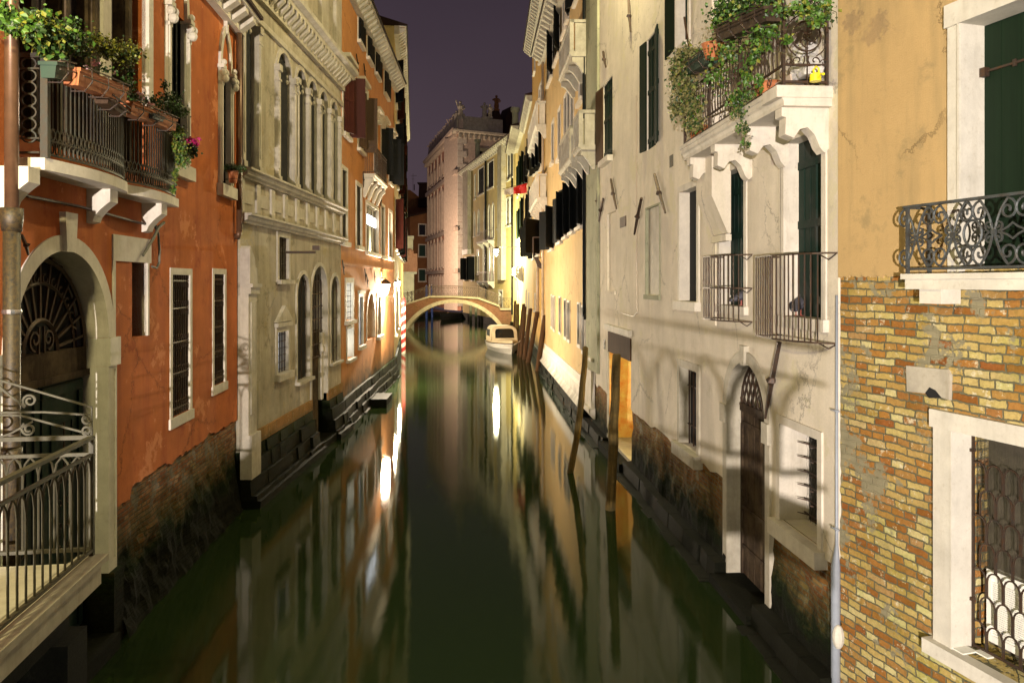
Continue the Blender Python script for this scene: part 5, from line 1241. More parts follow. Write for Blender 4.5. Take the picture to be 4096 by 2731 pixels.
q = M(); a = f.s(1615, -3); q.box(a-.3, a+1.6, -3.4, -2.6, zt_+.25, f.z(1618, 1015, -3)); q.ball((a+.65, -3, f.z(1618, 1011, -3)), .55); q.build('chimney', 'pink', f.root)

# ================================================================ BRIDGE
MT['bridgest'] = stone('tan_bridge_stone', (.24, .19, .12), .35, streak=.4)
YB = 76.
def bx(x): return ray(x, YB)
def bz_(y): return H-(y-HY)/F*YB
br = empty('canal_bridge', (0, YB, 0), 0, 'low arched brick bridge with white stone trim and iron railing across the canal', 'bridge')
D = 3.0
ax0, ax1, azc = bx(1626), bx(2006), bz_(1210); acx = (ax0+ax1)/2; hw = (ax1-ax0)/2
Rr = (hw*hw+azc*azc)/(2*azc); a0 = math.asin(min(1, hw/Rr))
arc = [(acx+Rr*math.sin(-a0+2*a0*i/28), azc-Rr+Rr*math.cos(-a0+2*a0*i/28)) for i in range(29)]
deck = [(bx(1600), bz_(1222)), (bx(1626), bz_(1219)), (bx(1718), bz_(1190)), (bx(1814), bz_(1190)), (bx(1913), bz_(1196)), (bx(1997), bz_(1227)), (bx(2001), bz_(1240)), (bx(2066), bz_(1240))]
body = [(bx(1600), -1)]+deck+[(bx(2066), -1), (arc[-1][0], -1)]+arc[::-1]+[(arc[0][0], -1)]
M().prism(body, 0, D).build('brick_body', brick('brown_bridge_brick', [(0, (.11, .038, .02)), (.6, (.17, .07, .035)), (1, (.14, .055, .03))], (.13, .10, .07), mz=.7), br)
q = M()
t = .34
for i in range(28):
    (x0, z0), (x1, z1) = arc[i], arc[i+1]
    def o_(x, z, e): dx, dz = x-acx, z-(azc-Rr); l = math.hypot(dx, dz); return (x+dx/l*e, z+dz/l*e)
    g_ = .012; p0 = (x0+(x1-x0)*g_, z0+(z1-z0)*g_); p1 = (x1-(x1-x0)*g_, z1-(z1-z0)*g_)
    q.prism([o_(*p0, -.03), o_(*p0, t), o_(*p1, t), o_(*p1, -.03)], -.08, D+.08)
q.build('arch_ring', 'bridgest', br)
q = M()
for i in range(len(deck)-1):
    (x0, z0), (x1, z1) = deck[i], deck[i+1]; q.prism([(x0, z0+.001), (x0, z0+.17), (x1, z1+.17), (x1, z1+.001)], -.14, D+.14)
q.build('stone_coping', 'bridgest', br)
dk = [(x, z+.17) for x, z in deck]
def dz_at(x):
    for (x0, z0), (x1, z1) in zip(dk[:-1], dk[1:]):
        if x0 <= x <= x1 and x1 > x0: return z0+(z1-z0)*(x-x0)/(x1-x0)
    return dk[-1][1]
for yy in (0.05, D-.05):
    q = M(); rail = [(x, z+1.0) for x, z in dk if x < bx(2000)]; r2 = [(bx(2002), dk[-1][1]+1.0), (bx(2060), dk[-1][1]+1.0)]
    for rl in (rail, r2):
        q.tube([(x, yy, z) for x, z in rl], .028, 4); q.tube([(x, yy, z-.2) for x, z in rl], .014, 4); q.tube([(x, yy, z-.88) for x, z in rl], .014, 4)
    x = bx(1602); i = 0
    while x < bx(2060):
        z = dz_at(x); q.tube([(x, yy, z), (x, yy, z+1.0)], .013, 4)
        if x+.4 < bx(2060):
            z2 = dz_at(x+.4); zm = (z+z2)/2
            q.tube([(x, yy, z+.12), (x+.13, yy, zm+.3), (x+.27, yy, zm+.6), (x+.4, yy, z2+.8)], .011, 3); q.tube([(x, yy, z+.8), (x+.13, yy, zm+.6), (x+.27, yy, zm+.3), (x+.4, yy, z2+.12)], .011, 3)
            q.tube([(x+.2+.07*math.cos(k*PI/4), yy, zm+.9+.07*math.sin(k*PI/4)) for k in range(9)], .010, 3)
        x += .4; i += 1
    for xi in (1630, 1718, 1909, 2000): x = bx(xi); q.lathe(x, yy, [(.06, dz_at(x)), (.06, dz_at(x)+.1), (.035, dz_at(x)+.2), (.035, dz_at(x)+.95), (.06, dz_at(x)+1.05), (.03, dz_at(x)+1.13)], 8)
    q.build('railing', 'iron', br)
# ================================================================ WATER
m, t, b = nt('canal_water'); n = N(t)
t.nodes.remove(b); gl = t.nodes.new('ShaderNodeBsdfAnisotropic'); gl.distribution = 'BECKMANN'; gl.inputs['Roughness'].default_value = .08; gl.inputs['Anisotropy'].default_value = .4
tg_ = t.nodes.new('ShaderNodeCombineXYZ'); tg_.inputs[0].default_value = 1; t.links.new(tg_.outputs[0], gl.inputs['Tangent'])
df = t.nodes.new('ShaderNodeBsdfDiffuse'); df.inputs['Color'].default_value = (.012, .021, .006, 1); fn = t.nodes.new('ShaderNodeFresnel'); fn.inputs['IOR'].default_value = 1.42
mx = t.nodes.new('ShaderNodeMixShader'); t.links.new(fn.outputs[0], mx.inputs[0]); t.links.new(df.outputs[0], mx.inputs[1]); t.links.new(gl.outputs[0], mx.inputs[2])
t.links.new(mx.outputs[0], [x for x in t.nodes if x.type == 'OUTPUT_MATERIAL'][0].inputs[0])
hgt = n.mix(.5, n.noise(1.6, 3, .5, n.map((1.3, .55, 1))), n.noise(.35, 3, .5))
bp_ = t.nodes.new('ShaderNodeBump'); bp_.inputs['Strength'].default_value = .025; bp_.inputs['Distance'].default_value = .12; t.links.new(hgt, bp_.inputs['Height']); t.links.new(bp_.outputs[0], gl.inputs['Normal'])
MT['water'] = m
q = M(); q.add([(-70, -25, 0), (70, -25, 0), (70, 260, 0), (-70, 260, 0)], [(0, 1, 2, 3)])
tag(q.build('water', 'water'), kind='structure')
q = M(); q.add([(-90, -40, -1.6), (90, -40, -1.6), (90, 320, -1.6), (-90, 320, -1.6)], [(0, 1, 2, 3)]); tag(q.build('canal_bed', 'ststep'), kind='structure')

# ================================================================ WALL LAMPS
def wall_lamp(p, fac, label, arm, power, col, glass='lampg', scale=1.):
    root = empty('wall_lamp', p, math.atan2(fac.u.y, fac.u.x), label, 'street lamp', 'lamps on brackets along the canal'); s = scale
    q = M(); q.lathe(0, 0, [(.03*s, .30*s), (.16*s, .20*s), (.19*s, .14*s), (.19*s, .12*s)], 8); q.lathe(0, 0, [(.10*s, -.22*s), (.05*s, -.27*s), (.01*s, -.30*s)], 8)
    for i in range(4):
        a = PI/4+i*PI/2; q.tube([(.18*s*math.cos(a), .18*s*math.sin(a), .12*s), (.10*s*math.cos(a), .10*s*math.sin(a), -.22*s)], .012, 4)
    q.build('lantern_frame', 'iron', root)
    q = M(); q.tube([(0, arm, .42), (0, arm*.3, .40), (0, 0, .42), (0, 0, .30)], .02, 5); q.tube([(0, arm, .1), (0, arm*.7, .32), (0, arm*.4, .40)], .015, 4)
    q.tube([(0, arm*.75+a, .22+b) for a, b in spiral(0, 0, .10, .02, 0, 1.4, 12)], .012, 4); q.build('bracket', 'iron', root)
    M().lathe(0, 0, [(.085*s, -.21*s), (.12*s, -.08*s), (.155*s, .05*s), (.165*s, .115*s)], 10).build('bulb', glass, root)
    l = lamp('wall_lamp_light', p+Vector((0, 0, -.30*s-.17*s)), power, col, .16*s); return root
wall_lamp(L3.w(L3.s(886), 0, 0) if 0 else Vector((ray(1541, 33.6), 33.6, 4.42)), L3, 'nearest glaring wall lamp on the tan orange house, left of the striped pole', .35, 6000, (1, .82, .58), scale=1.25)
wall_lamp(Vector((ray(1571, 38.8), 38.8, 4.5)), L4, 'second glaring wall lamp, at the corner beyond the tan orange house', .35, 6500, (1, .86, .62), scale=1.25)
wall_lamp(Vector((ray(1592, 48), 48, 4.6)), L4, 'third and farthest wall lamp on the left bank, behind the striped pole', .5, 8500, (1, .90, .70))
wall_lamp(Vector((ray(1985, 70), 70, H-(1006-HY)/F*70)), R5, 'bright bracket lamp hanging over the right end of the bridge', 2.1, 14000, (1, .93, .55), 'lampw', 1.4)
lamp('far_bend_fill', Vector((ray(1603, 112), 112, 8.0)), 20000, (1, .70, .50), .3)      # added fill to light the pink palace, hidden behind the narrow house
# cool room light falling out of the lit doorway of the tan house is left to its own glass

# ================================================================ POLES
def pole(x0, y0, x1, Yp, top_y, r, mat, label, name='mooring_post', grp='wooden mooring posts leaning along the right bank', segs=7, bend=.0):
    """x0,y0: where it meets the water; x1,top_y: its head"""
    X0 = ray(x0, Yp); X1 = ray(x1, Yp); zt_ = H-(top_y-HY)/F*Yp
    q = M(); pts = []; rs = []; rj = random.Random(x0)
    dx = (X1-X0)/max(zt_, .1)
    for i in range(segs+4):
        t = (i-2)/(segs+1); z = -1.4+(zt_+1.4)*i/(segs+3); pts.append((X0-X0+dx*z+rj.uniform(-.012, .012)+bend*math.sin(max(0, z)/zt_*PI), rj.uniform(-.01, .01), z)); rs.append(r*(1.05-.18*i/(segs+3))*rj.uniform(.94, 1.06))
    pts.append((pts[-1][0], 0, zt_+.015)); rs.append(r*.55)
    q.tube(pts, rs, 10); o = q.build(name, mat, None, False); o.location = (X0, Yp, 0)
    return tag(o, label, 'mooring post', grp)
pole(2150, 1484, 2180, 40.2, 1262, .145, 'wood', 'thick dark mooring post nearest of the brown cluster, leaning right')
pole(2112, 1450, 2150, 44.3, 1248, .14, 'wood', 'brown mooring post second from the right in the cluster beside the boat')
pole(2097, 1437, 2122, 46.2, 1235, .14, 'wood', 'brown mooring post in the middle of the cluster beside the boat')
pole(2084, 1428, 2100, 47.6, 1228, .13, 'wood', 'brown mooring post standing right behind the bow of the boat')
pole(2074, 1420, 2095, 49.0, 1216, .12, 'wood', 'slim leaning mooring post with reddish side, just right of the boat bow')
pole(2058, 1392, 2061, 54.3, 1204, .11, 'wood', 'thin straight mooring post at the bridge abutment behind the boat')
pole(2066, 1400, 2070, 52.6, 1216, .15, 'woody', 'pale mossy mooring post between the thin post and the cluster')
pole(2282, 1888, 2341, 18.55, 1390, .082, 'woody', 'tall mossy oak pile leaning in front of the white plinth', bend=.06)
pole(2441, 2040, 2468, 15.5, 1418, .102, 'woody', 'thick oak pile with chamfered head in front of the lit doorway', bend=.0)
# striped pole
root = empty('striped_mooring_pole', (ray(1614, 50), 50, 0), 0, 'red and white spiral striped mooring pole by the left bank', 'mooring pole')
m, t, b = nt('spiral_stripes'); n = N(t); s_ = n.sep(); an = n.math('DIVIDE', n.math('ARCTAN2', s_['Y'], s_['X']), 2*PI)
fr_ = n.math('FRACT', n.math('SUBTRACT', n.math('MULTIPLY', s_['Z'], 1.75), an)); c = n.mix(n.math('GREATER_THAN', fr_, .5), (.70, .66, .50), (.45, .02, .015))
c = n.mix(n.ramp(n.noise(6, 5, .7), [(.5, 0.), (.75, .5)]), c, (.2, .12, .08)); c = moss(n, c, .3)
t.links.new(c, b.inputs['Base Color']); b.inputs['Roughness'].default_value = .5; MT['stripe'] = m
M().lathe(0, 0, [(.155, -1.5), (.15, 0), (.145, 3.35)], 20).build('pole', 'stripe', root, False)
q = M(); q.lathe(0, 0, [(.17, 3.352), (.17, 3.42), (.14, 3.44), (.10, 3.5), (.05, 3.55), (.09, 3.6), (.04, 3.66), (.02, 3.74)], 12); q.build('finial', 'red', root)
q = M(); q.box(-.55, .0, .0, .06, .9, .95); q.box(-.55, .0, .0, .06, 1.85, 1.9); q.build('wall_bracket', 'iron', root)
q = M(); x = ray(1597, 51); 
for e in (-.12, .12): q.tube([(x+e, 51, 1.0), (x+e, 51, 2.3)], .03, 5)
for i in range(6): q.tube([(x-.12, 51, 1.1+i*.22), (x+.12, 51, 1.1+i*.22)], .02, 4)
tag(q.build('ladder', 'whitep'), 'short white ladder hung on the wall beside the striped pole', 'ladder')
# ================================================================ BOATS
def hull(name, L, W, Hh, loc, rz, label, mat='hull', cabin=True, grp=None):
    root = empty(name, loc, rz, label, 'boat', grp); q = M(); ns = 14; rows = []
    for i in range(ns+1):
        t = i/ns; w = W/2*(1-.98*max(0, (t-.45)/.55)**2.1)*(.93+.07*min(1, t*4)); sh_ = Hh*(1+.22*t*t); kx = L*t; bowx = (t**3)*.0
        # profile: sheer, chine, keel
        rows.append([(kx, w, sh_), (kx-.10*t*L*.1, w*.93, sh_*.55), (kx-.30*t**3*1.2, w*(.78-.35*t), -.02), (kx-.5*t**3, 0, -.18), (kx-.30*t**3*1.2, -w*(.78-.35*t), -.02), (kx-.10*t*L*.1, -w*.93, sh_*.55), (kx, -w, sh_)])
    vs = [p for r in rows for p in r]; fs = [(i*7+j, i*7+j+1, (i+1)*7+j+1, (i+1)*7+j) for i in range(ns) for j in range(6)]; fs.append(tuple(range(7)))
    q.add(vs, fs); q.build('hull', mat, root, False)
    q = M()
    for sg in (0, 6): q.tube([(r[sg][0], r[sg][1], r[sg][2]+.01) for r in rows], .035, 5)
    q.build('gunwale', 'dwood', root)
    if cabin:
        q = M(); vs = []; cols = 9
        for r in rows:
            w = r[0][1]*1.0; z = r[0][2]
            for j in range(cols):
                u = -1+2*j/(cols-1); vs.append((r[0][0], u*w*1.01, z+.02+(.20+.12*(1-r[0][0]/L))*(1-u*u)*(.9 if r[0][0] > L*.35 else .5)+R.uniform(-.01, .015)))
        q.add(vs, [(i*cols+j, i*cols+j+1, (i+1)*cols+j+1, (i+1)*cols+j) for i in range(ns) for j in range(cols-1)]); q.build('bow_cover', 'canvas', root, True)
        # canvas canopy
        q = M(); prof = []; x0, x1 = L*.02, L*.48; w = W/2*.86; zb, zt_ = Hh+.1, Hh+1.12
        secs = [(x0, .86), (x0+.3, 1.0), (x1-.75, 1.0), (x1-.25, .93)]
        sec = lambda x, k: [(x, -w, zb)]+[(x, -w*math.cos(a)**.0 if 0 else -w*math.copysign(abs(math.cos(a))**.35, math.cos(a)), zb+(zt_-zb)*k*(math.sin(a)**.35 if math.sin(a) > 0 else 0)) for a in [PI*i/12 for i in range(1, 12)]]+[(x, w, zb)]
        S = [sec(x, k) for x, k in secs]; vs = [p for s_ in S for p in s_]; nn = 13
        q.add(vs, [(i*nn+j, i*nn+j+1, (i+1)*nn+j+1, (i+1)*nn+j) for i in range(3) for j in range(nn-1)]); q.add(S[0], [tuple(range(nn))])
        q.tube([tuple(p) for p in S[3]], .045, 5); q.tube([tuple(p) for p in S[2]], .02, 4); cn = q.build('canopy', 'canvas', root, True)
        # front: raked canvas frame with clear panel
        fr = [(x1+.25-(z-zb)*.42, y, z) for x, y, z in S[3]]
        q = M(); top = S[3]; bot = [(x1+.18, y, zb-.02) for _, y, _ in S[3]]
        inner = [(x1-.22+.3*(1-(p[2]-zb)/(zt_-zb)), p[1]*.74, zb+.22+(p[2]-zb)*.66) for p in top]
        outer = [(x1-.25+.35*(1-(p[2]-zb)/(zt_-zb)), p[1], p[2]) for p in top]
        q.add(outer+inner, [(i, i+1, nn+i+1, nn+i) for i in range(nn-1)]+[(0, nn, 2*nn-1, nn-1)]); q.build('canopy_front', 'canvas', root, True)
        q = M(); q.add(inner, [tuple(range(nn))]); q.build('windscreen', 'glass', root)
        for sg in (-1, 1): M().box(x0+.25, x1-.85, sg*w*1.0-.006, sg*w*1.0+.006, zb+.3, zb+.75).build('side_window', 'glassb', root)
    else:
        q = M(); q.plan([(r[0][0], r[0][1]*.95) for r in rows]+[(r[6][0], r[6][1]*.95) for r in rows[::-1]], Hh*.8, Hh*.86); q.build('cover', 'navypl', root)
    return root
hull('motorboat', 5.2, 2.05, .58, (ray(1992, 54.2), 54.2, 0), -PI/2+.20, 'small white motorboat with cream canvas canopy moored below the bridge')
q = M(); a = Vector((ray(2016, 49.2), 49.3, .62)); b_ = Vector((ray(2100, 47.6), 47.5, 1.3)); q.tube([tuple(a+(b_-a)*t+Vector((0, 0, -.9*t*(1-t)))) for t in [i/8 for i in range(9)]], .022, 5)
tag(q.build('mooring_rope', 'pipec'), 'slack rope from the motorboat bow to the post cluster', 'rope')
hull('covered_boat', 8, 1.6, .6, (ray(1770, 108), 108, 0), -PI/2-.5, 'dark covered boat moored behind the arch of the bridge, left one', 'dark_boat', False, 'dark boats beyond the bridge')
hull('covered_boat', 8, 1.7, .7, (ray(1850, 102), 103, 0), -PI/2-.3, 'dark covered boat moored behind the arch of the bridge, right one by the wall', 'dark_boat', False, 'dark boats beyond the bridge')
for i, (x, Yp, mat, lab) in enumerate(((1706, 100, 'blue', 'blue mooring pole seen through the left side of the bridge arch'), (1728, 104, 'blue', 'second blue mooring pole, behind the centre left of the bridge railing'), (1883, 92, 'quoin', 'pale post against the wall seen through the right side of the arch'), (1904, 90, 'quoin', 'pale post nearest the right springing of the arch, behind the bridge'))):
    q = M(); q.lathe(0, 0, [(.16, -1), (.15, 4.2 if i < 2 else 2.6), (.05, 4.4 if i < 2 else 2.7)], 10); o = q.build('mooring_post', mat); o.location = (ray(x, Yp), Yp, 0); tag(o, lab, 'mooring post', 'posts beyond the bridge')
# flag
root = empty('flag', R4.w(R4.L*.5, 0, R4.z(2112, 762)), math.atan2(R4.u.y, R4.u.x), 'red and white flag on a slanting staff high on the cream yellow house', 'flag')
M().tube([(0, 0, .6), (0, -1.9, .1)], .025, 5).build('staff', 'dwood', root)
q = M(); vs = []
for i in range(13):
    for j in range(5): vs.append((.12*math.sin(i*1.1+j*.4)*(j/4)**.5, -.1-1.7*i/12, .55-.5*i/12-(j/4)*(.75-.35*i/12)))
q.add(vs, [(i*5+j, i*5+j+1, (i+1)*5+j+1, (i+1)*5+j) for i in range(12) for j in range(4)])
m, t, b = nt('flag_cloth'); n = N(t); t.links.new(n.mix(n.ramp(n.sep()['Y'], [(0, 1.), (1, 1.)]), (.6, .02, .02), (.6, .02, .02)), b.inputs['Base Color']); MT['flagc'] = m
y_ = n.math('ADD', n.sep()['Y'], 1.1); t.links.new(n.mix(n.math('GREATER_THAN', y_, 0.), (.6, .52, .42), (.62, .015, .01)), b.inputs['Base Color'])
q.build('cloth', 'flagc', root)
# wall lantern box beside R3 pipe
q = M(); a = R3.s(2172); z = R3.z(2172, 1030); q.box(a-.3, a+.3, -.55, -.52, z, z+1.1)
for e in (-.3, .3):
    for yy in (-.55, -.05): q.tube([(a+e, yy, z), (a+e, yy, z+1.1)], .03, 4)
for zz in (z, z+1.1): q.tube([(a-.3, -.05, zz), (a-.3, -.55, zz), (a+.3, -.55, zz), (a+.3, -.05, zz)], .03, 4)
q.profile([(-.5, z), (-.3, z-.5), (0, z-.7), (0, z-.5), (-.3, z)], a-.12, a+.12); o = q.build('iron_shrine_cage', 'iron', None); o.matrix_world = R3.root.matrix_basis.copy(); tag(o, 'small empty iron cage bracketed to the saffron wall beside the pipe', 'wall cage')

# ================================================================ NEAR LANDING, left foreground
PX = lambda x, y, z: None
p1 = Vector((-3.71, 6.92)); p0 = Vector((-3.46, 5.13)); dd = (p1-p0).normalized(); pE = p1-dd*8.2
ZL = 2.08
root = empty('bridge_landing', (p1.x, p1.y, ZL), math.atan2(dd.y, dd.x), 'stone edged landing of the near bridge with old iron railings in the left foreground', 'landing')
f = L1; wl = root.matrix_basis.inverted() if False else None
ang = math.atan2(dd.y, dd.x); inv = Matrix.Translation((p1.x, p1.y, ZL)) @ Matrix.Rotation(ang, 4, 'Z'); inv = inv.inverted()
def loc(x, y, z): return inv @ Vector((x, y, z))
# local x along edge (forward), local y to the left (towards the house)
q = M(); q.plan([(-8.2, .02), (0, .02), (0, .30), (-8.2, .30)], -.20, 0.0); q.plan([(-8.2, -.03), (.02, -.03), (.02, .30), (-8.2, .30)], -.05, .001) if 0 else None
q.plan([(-8.2, -.035), (.03, -.035), (.03, .22), (-8.2, .22)], .001, .06)
q.build('stone_edge', 'istriad', root)
wy = 1.45
M().plan([(-8.2, .221), (-.02, .221), (-.02, wy+.25), (-8.2, wy+.6)], -.25, .0).build('paving', 'istriav', root)
M().plan([(-8.2, .25), (-.1, .25), (-.1, 1.9), (-8.2, 1.9)], -.55, -.251).build('deck_beam', 'ststep', root)
M().plan([(-.45, .12), (-.05, .12), (-.05, 1.3), (-.45, 1.3)], -3, -.552).build('pier', 'ststep', root)
hr = 1.13
q = M()
q.box(-8.2, 0, .075, .125, hr-.02, hr+.012); q.box(-8.2, 0, .085, .115, hr-.17, hr-.145); q.box(-8.2, 0, .08, .12, .10, .125)
q.box(-.02, .02, .08, .12, 0, hr)
n = 62; st = .132
for i in range(n):
    x = -.02-st*i
    q.tube([(x, .10, .10), (x, .10, .62), (x, .10, .80), (x-.02, .10, .90), (x-st/2, .10, hr-.17)], .0095, 5)
    q.tube([(x, .10, .80), (x+.02, .10, .90), (x+st/2 if i else x, .10, hr-.17)], .0095, 5)
q.build('side_railing', 'ironr', root)
q = M(); W_ = 2.1
q.box(-.02, .02, .1, W_, hr-.02, hr+.018); q.box(-.015, .015, .1, W_, hr-.17, hr-.14); q.box(-.02, .02, .1, W_, .10, .13); 
for i in range(16):
    y = .1+st*(i+.4); q.tube([(0, y, .10), (0, y, .80), (0, y+.02, .90), (0, y+st/2, hr-.17)], .0095, 5); q.tube([(0, y, .80), (0, y-.02, .9), (0, y-st/2, hr-.17)], .0095, 5)
# scroll crest rising toward the wall
top = lambda y: hr+.27+(y-.1)*.335
q.tube([(0, .10, hr), (0, .10, top(.1)), (0, W_, top(W_))], .012, 4)
def sp(cy, cz, r, a0, tr, n=18, r1=.02): q.tube([(0, cy+a, hr+cz+b) for a, b in spiral(0, 0, r, r1, a0, tr, n)], .012, 4)
sp(.14, .155, .045, PI*.5, -1.2); sp(.14, .06, .045, -PI*.5, 1.2)
q.tube([(0, .12, hr+.20), (0, .5, hr+.235), (0, .95, hr+.24)], .012, 4); q.tube([(0, .12, hr+.03), (0, .35, hr+.10), (0, .7, hr+.21), (0, .95, hr+.22)], .012, 4)
sp(.62, .34, .065, -PI*.3, 1.5); sp(.63, .085, .065, PI*.3, -1.5); q.tube([(0, .60, hr+.15), (0, .78, hr+.05), (0, .9, hr+.01)], .012, 4)
q.tube([(0, .66, hr+.28), (0, .82, hr+.42), (0, .95, hr+.55)], .012, 4)
sp(1.03, .43, .125, -PI*.9, 1.6, 26); sp(1.03, .11, .115, PI*.9, -1.6, 26)
sp(1.5, .48, .12, -PI*.3, 1.6, 26); sp(1.5, .12, .1, PI*.9, -1.6, 26)
q.tube([(0, .95, hr+.24), (0, 1.3, hr+.26), (0, 2.1, hr+.3)], .012, 4)
q.build('end_railing', 'ironr', root)
# unseen footbridge stub under the camera, cut and thickened to shadow the cream wall
nb = empty('near_bridge_stub', (0, 0, 0), 0, 'unseen stub of the near footbridge, cut short so its railing shadows only the cream wall', 'bridge stub')
q = M(); q.box(-3.4, .42, -.9, .35, 2.72, 3.0); q.build('deck', 'ststep', nb)
q = M(); yy = .22
q.box(-3.4, .76, yy-.03, yy+.03, 3.9, 3.95); q.box(-3.4, .76, yy-.015, yy+.015, 3.70, 3.73); q.box(-3.4, .76, yy-.02, yy+.02, 3.08, 3.12)
x = -3.4
while x < .6:
    q.tube([(x, yy, 3.1), (x, yy, 3.35), (x+.05, yy, 3.58), (x+.15, yy, 3.74)], .028, 6); q.tube([(x, yy, 3.35), (x-.05, yy, 3.58), (x-.15, yy, 3.74)], .024, 6); x += .30
q.build('railing', 'iron', nb)

# ================================================================ PLANTS AND THINGS
def plant(name, loc_, label, cat, blobs, mats, grp=None, flowers=None, stems=None, seed=1, pot=None):
    rj = random.Random(seed); root = empty(name, loc_, 0, label, cat, grp)
    for k, (mat, cnt, size) in enumerate(mats):
        q = M()
        for c, rad, share in blobs:
            for _ in range(int(cnt*share)):
                p = Vector(c)+Vector((rj.gauss(0, .45)*rad[0], rj.gauss(0, .45)*rad[1], rj.gauss(0, .45)*rad[2])); q.leaf(p, size*rj.uniform(.6, 1.3), rj)
        q.build('foliage', mat, root)
    if stems:
        q = M()
        for s_ in stems: q.tube(s_, .004, 3, False)
        q.build('stem', 'stem', root)
    if flowers:
        mat, pts = flowers
        for c in pts:
            q = M()
            for _ in range(9): q.leaf(Vector(c)+Vector((rj.gauss(0, .012), rj.gauss(0, .012), rj.gauss(0, .012))), .035, rj, 0)
            q.build('flower', mat, root)
    return root
f = L1
def on(fac, x, y, yy): return fac.w(fac.s(x, yy), yy, fac.z(x, y, yy))
def rel(o, pts): return [tuple(Vector(p)-o) for p in pts]
# left balcony: ivy mass, shrubs, boxes
o = on(f, 150, 190, -.42)
bl = []
for x, y, rx, rz, sh_ in ((100, 95, .16, .10, .14), (150, 110, .22, .14, .26), (200, 130, .2, .13, .22), (240, 170, .16, .10, .16), (190, 190, .10, .08, .08), (225, 220, .08, .05, .04), (250, 275, .05, .06, .03)):
    bl.append((tuple(on(f, x, y, -.42)-o), (rx, rx*.7, rz), sh_))
plant('ivy_plant', o, 'bushy bright green ivy spilling over the left end of the balcony rail', 'plant', bl, (('leaf', 1500, .06), ('leafy', 800, .055), ('leafd', 900, .06)), 'potted plants on the curved balcony', seed=2)
o = on(f, 12, 55, -.25); plant('ivy_plant', o, 'small tuft of ivy leaves left of the brown drainpipe', 'plant', [((0, 0, 0), (.08, .08, .12), 1)], (('leaf', 130, .05), ('leafd', 90, .05)), seed=3)
o = on(f, 300, 150, -.42)
st_ = [[tuple(on(f, 290+dx, 230, -.42)-o), tuple(on(f, 290+dx*1.3, 160, -.42)-o), tuple(on(f, 290+dx*1.6, ty, -.42)-o)] for dx, ty in ((-12, 78), (-4, 85), (6, 100), (16, 120), (26, 130), (40, 150))]
plant('sprig_plant', o, 'tall airy sprig plant rising between ivy and shrub on the balcony', 'plant', [((0, 0, -.02), (.16, .1, .2), .7), (tuple(on(f, 285, 85, -.42)-o), (.06, .05, .05), .15), (tuple(on(f, 330, 210, -.42)-o), (.12, .08, .1), .2)], (('leaf', 260, .035), ('leafd', 240, .035)), 'potted plants on the curved balcony', stems=st_, seed=4)
o = on(f, 460, 210, -.42)
plant('small_shrub', o, 'round yellow green shrub on the middle of the curved balcony', 'plant', [(tuple(on(f, x, y, -.42)-o), (rx, rx*.8, rz), s_) for x, y, rx, rz, s_ in ((385, 160, .10, .10, .12), (430, 195, .16, .12, .3), (480, 205, .17, .12, .32), (530, 210, .13, .09, .2), (490, 240, .12, .06, .1))], (('leafy', 1100, .035), ('leafd', 500, .035), ('leafo', 400, .03)), 'potted plants on the curved balcony', seed=5)
o = on(f, 520, 320, -.42)
plant('trailing_plant', o, 'thin trailing green plant between the two terracotta window boxes', 'plant', [(tuple(on(f, x, y, -.42)-o), (rx, rx, rz), s_) for x, y, rx, rz, s_ in ((400, 275, .25, .05, .2), (520, 290, .06, .12, .3), (510, 340, .10, .10, .3), (540, 390, .12, .05, .2))], (('leaf', 260, .03), ('leafd', 420, .03)), 'potted plants on the curved balcony', ('pinkf', [tuple(on(f, x, y, -.47)-o) for x, y in ((372, 258), (380, 252), (345, 268), (458, 292), (548, 372), (556, 385), (563, 380), (568, 395), (560, 392))]), seed=6)
o = on(f, 690, 440, -.30)
plant('balcony_bush', o, 'dark green bushy plant at the far right end of the balcony box', 'plant', [(tuple(on(f, x, y, -.38)-o), (rx, rx, rz), s_) for x, y, rx, rz, s_ in ((625, 410, .2, .08, .2), (680, 400, .16, .14, .35), (700, 440, .18, .12, .35), (660, 340, .05, .08, .05))], (('leafd', 1100, .035), ('leaf', 260, .035)), 'potted plants on the curved balcony', ('pinkf', [tuple(on(f, x, y, -.47)-o) for x, y in ((596, 415), (606, 425), (600, 420))]), seed=7)
o = on(f, 725, 620, -.38)
plant('hanging_plant', o, 'trailing yellow green plant hanging below the right end of the balcony', 'plant', [(tuple(on(f, x, y, -.38)-o), (rx, rx, rz), s_) for x, y, rx, rz, s_ in ((715, 530, .10, .09, .2), (712, 590, .13, .12, .3), (725, 640, .10, .12, .25), (702, 700, .04, .12, .12), (692, 760, .02, .07, .04), (745, 625, .06, .10, .1))], (('leafy', 500, .035), ('leaf', 560, .035), ('leafd', 260, .035)), 'potted plants on the curved balcony', seed=8)
o = on(f, 770, 575, -.38)
plant('cyclamen', o, 'magenta flowered plant with dark leaves at the end of the balcony', 'plant', [((0, 0, -.10), (.07, .07, .09), 1)], (('leafd', 150, .06),), None, ('magenta', [(R.gauss(0, .045), R.gauss(0, .045), .02+R.gauss(0, .035)) for _ in range(22)]), seed=9)
o = on(f, 932, 685, -.22)
r_ = plant('potted_herb', o, 'dark mossy potted herb on the sill of the second gothic window', 'plant', [((0, 0, .06), (.22, .1, .07), 1)], (('leafd', 900, .03), ('leaf', 60, .03)), None, seed=10)
q = M(); q.lathe(0, 0, [(.07, -.22), (.10, -.02), (.11, 0)], 12); q.build('pot', 'terra', r_); q = M()
for z in (-.02, -.16): q.tube([(.14*math.cos(t*PI/6), .14*math.sin(t*PI/6), z) for t in range(13)], .006, 4)
q.build('wire_holder', 'iron', r_)
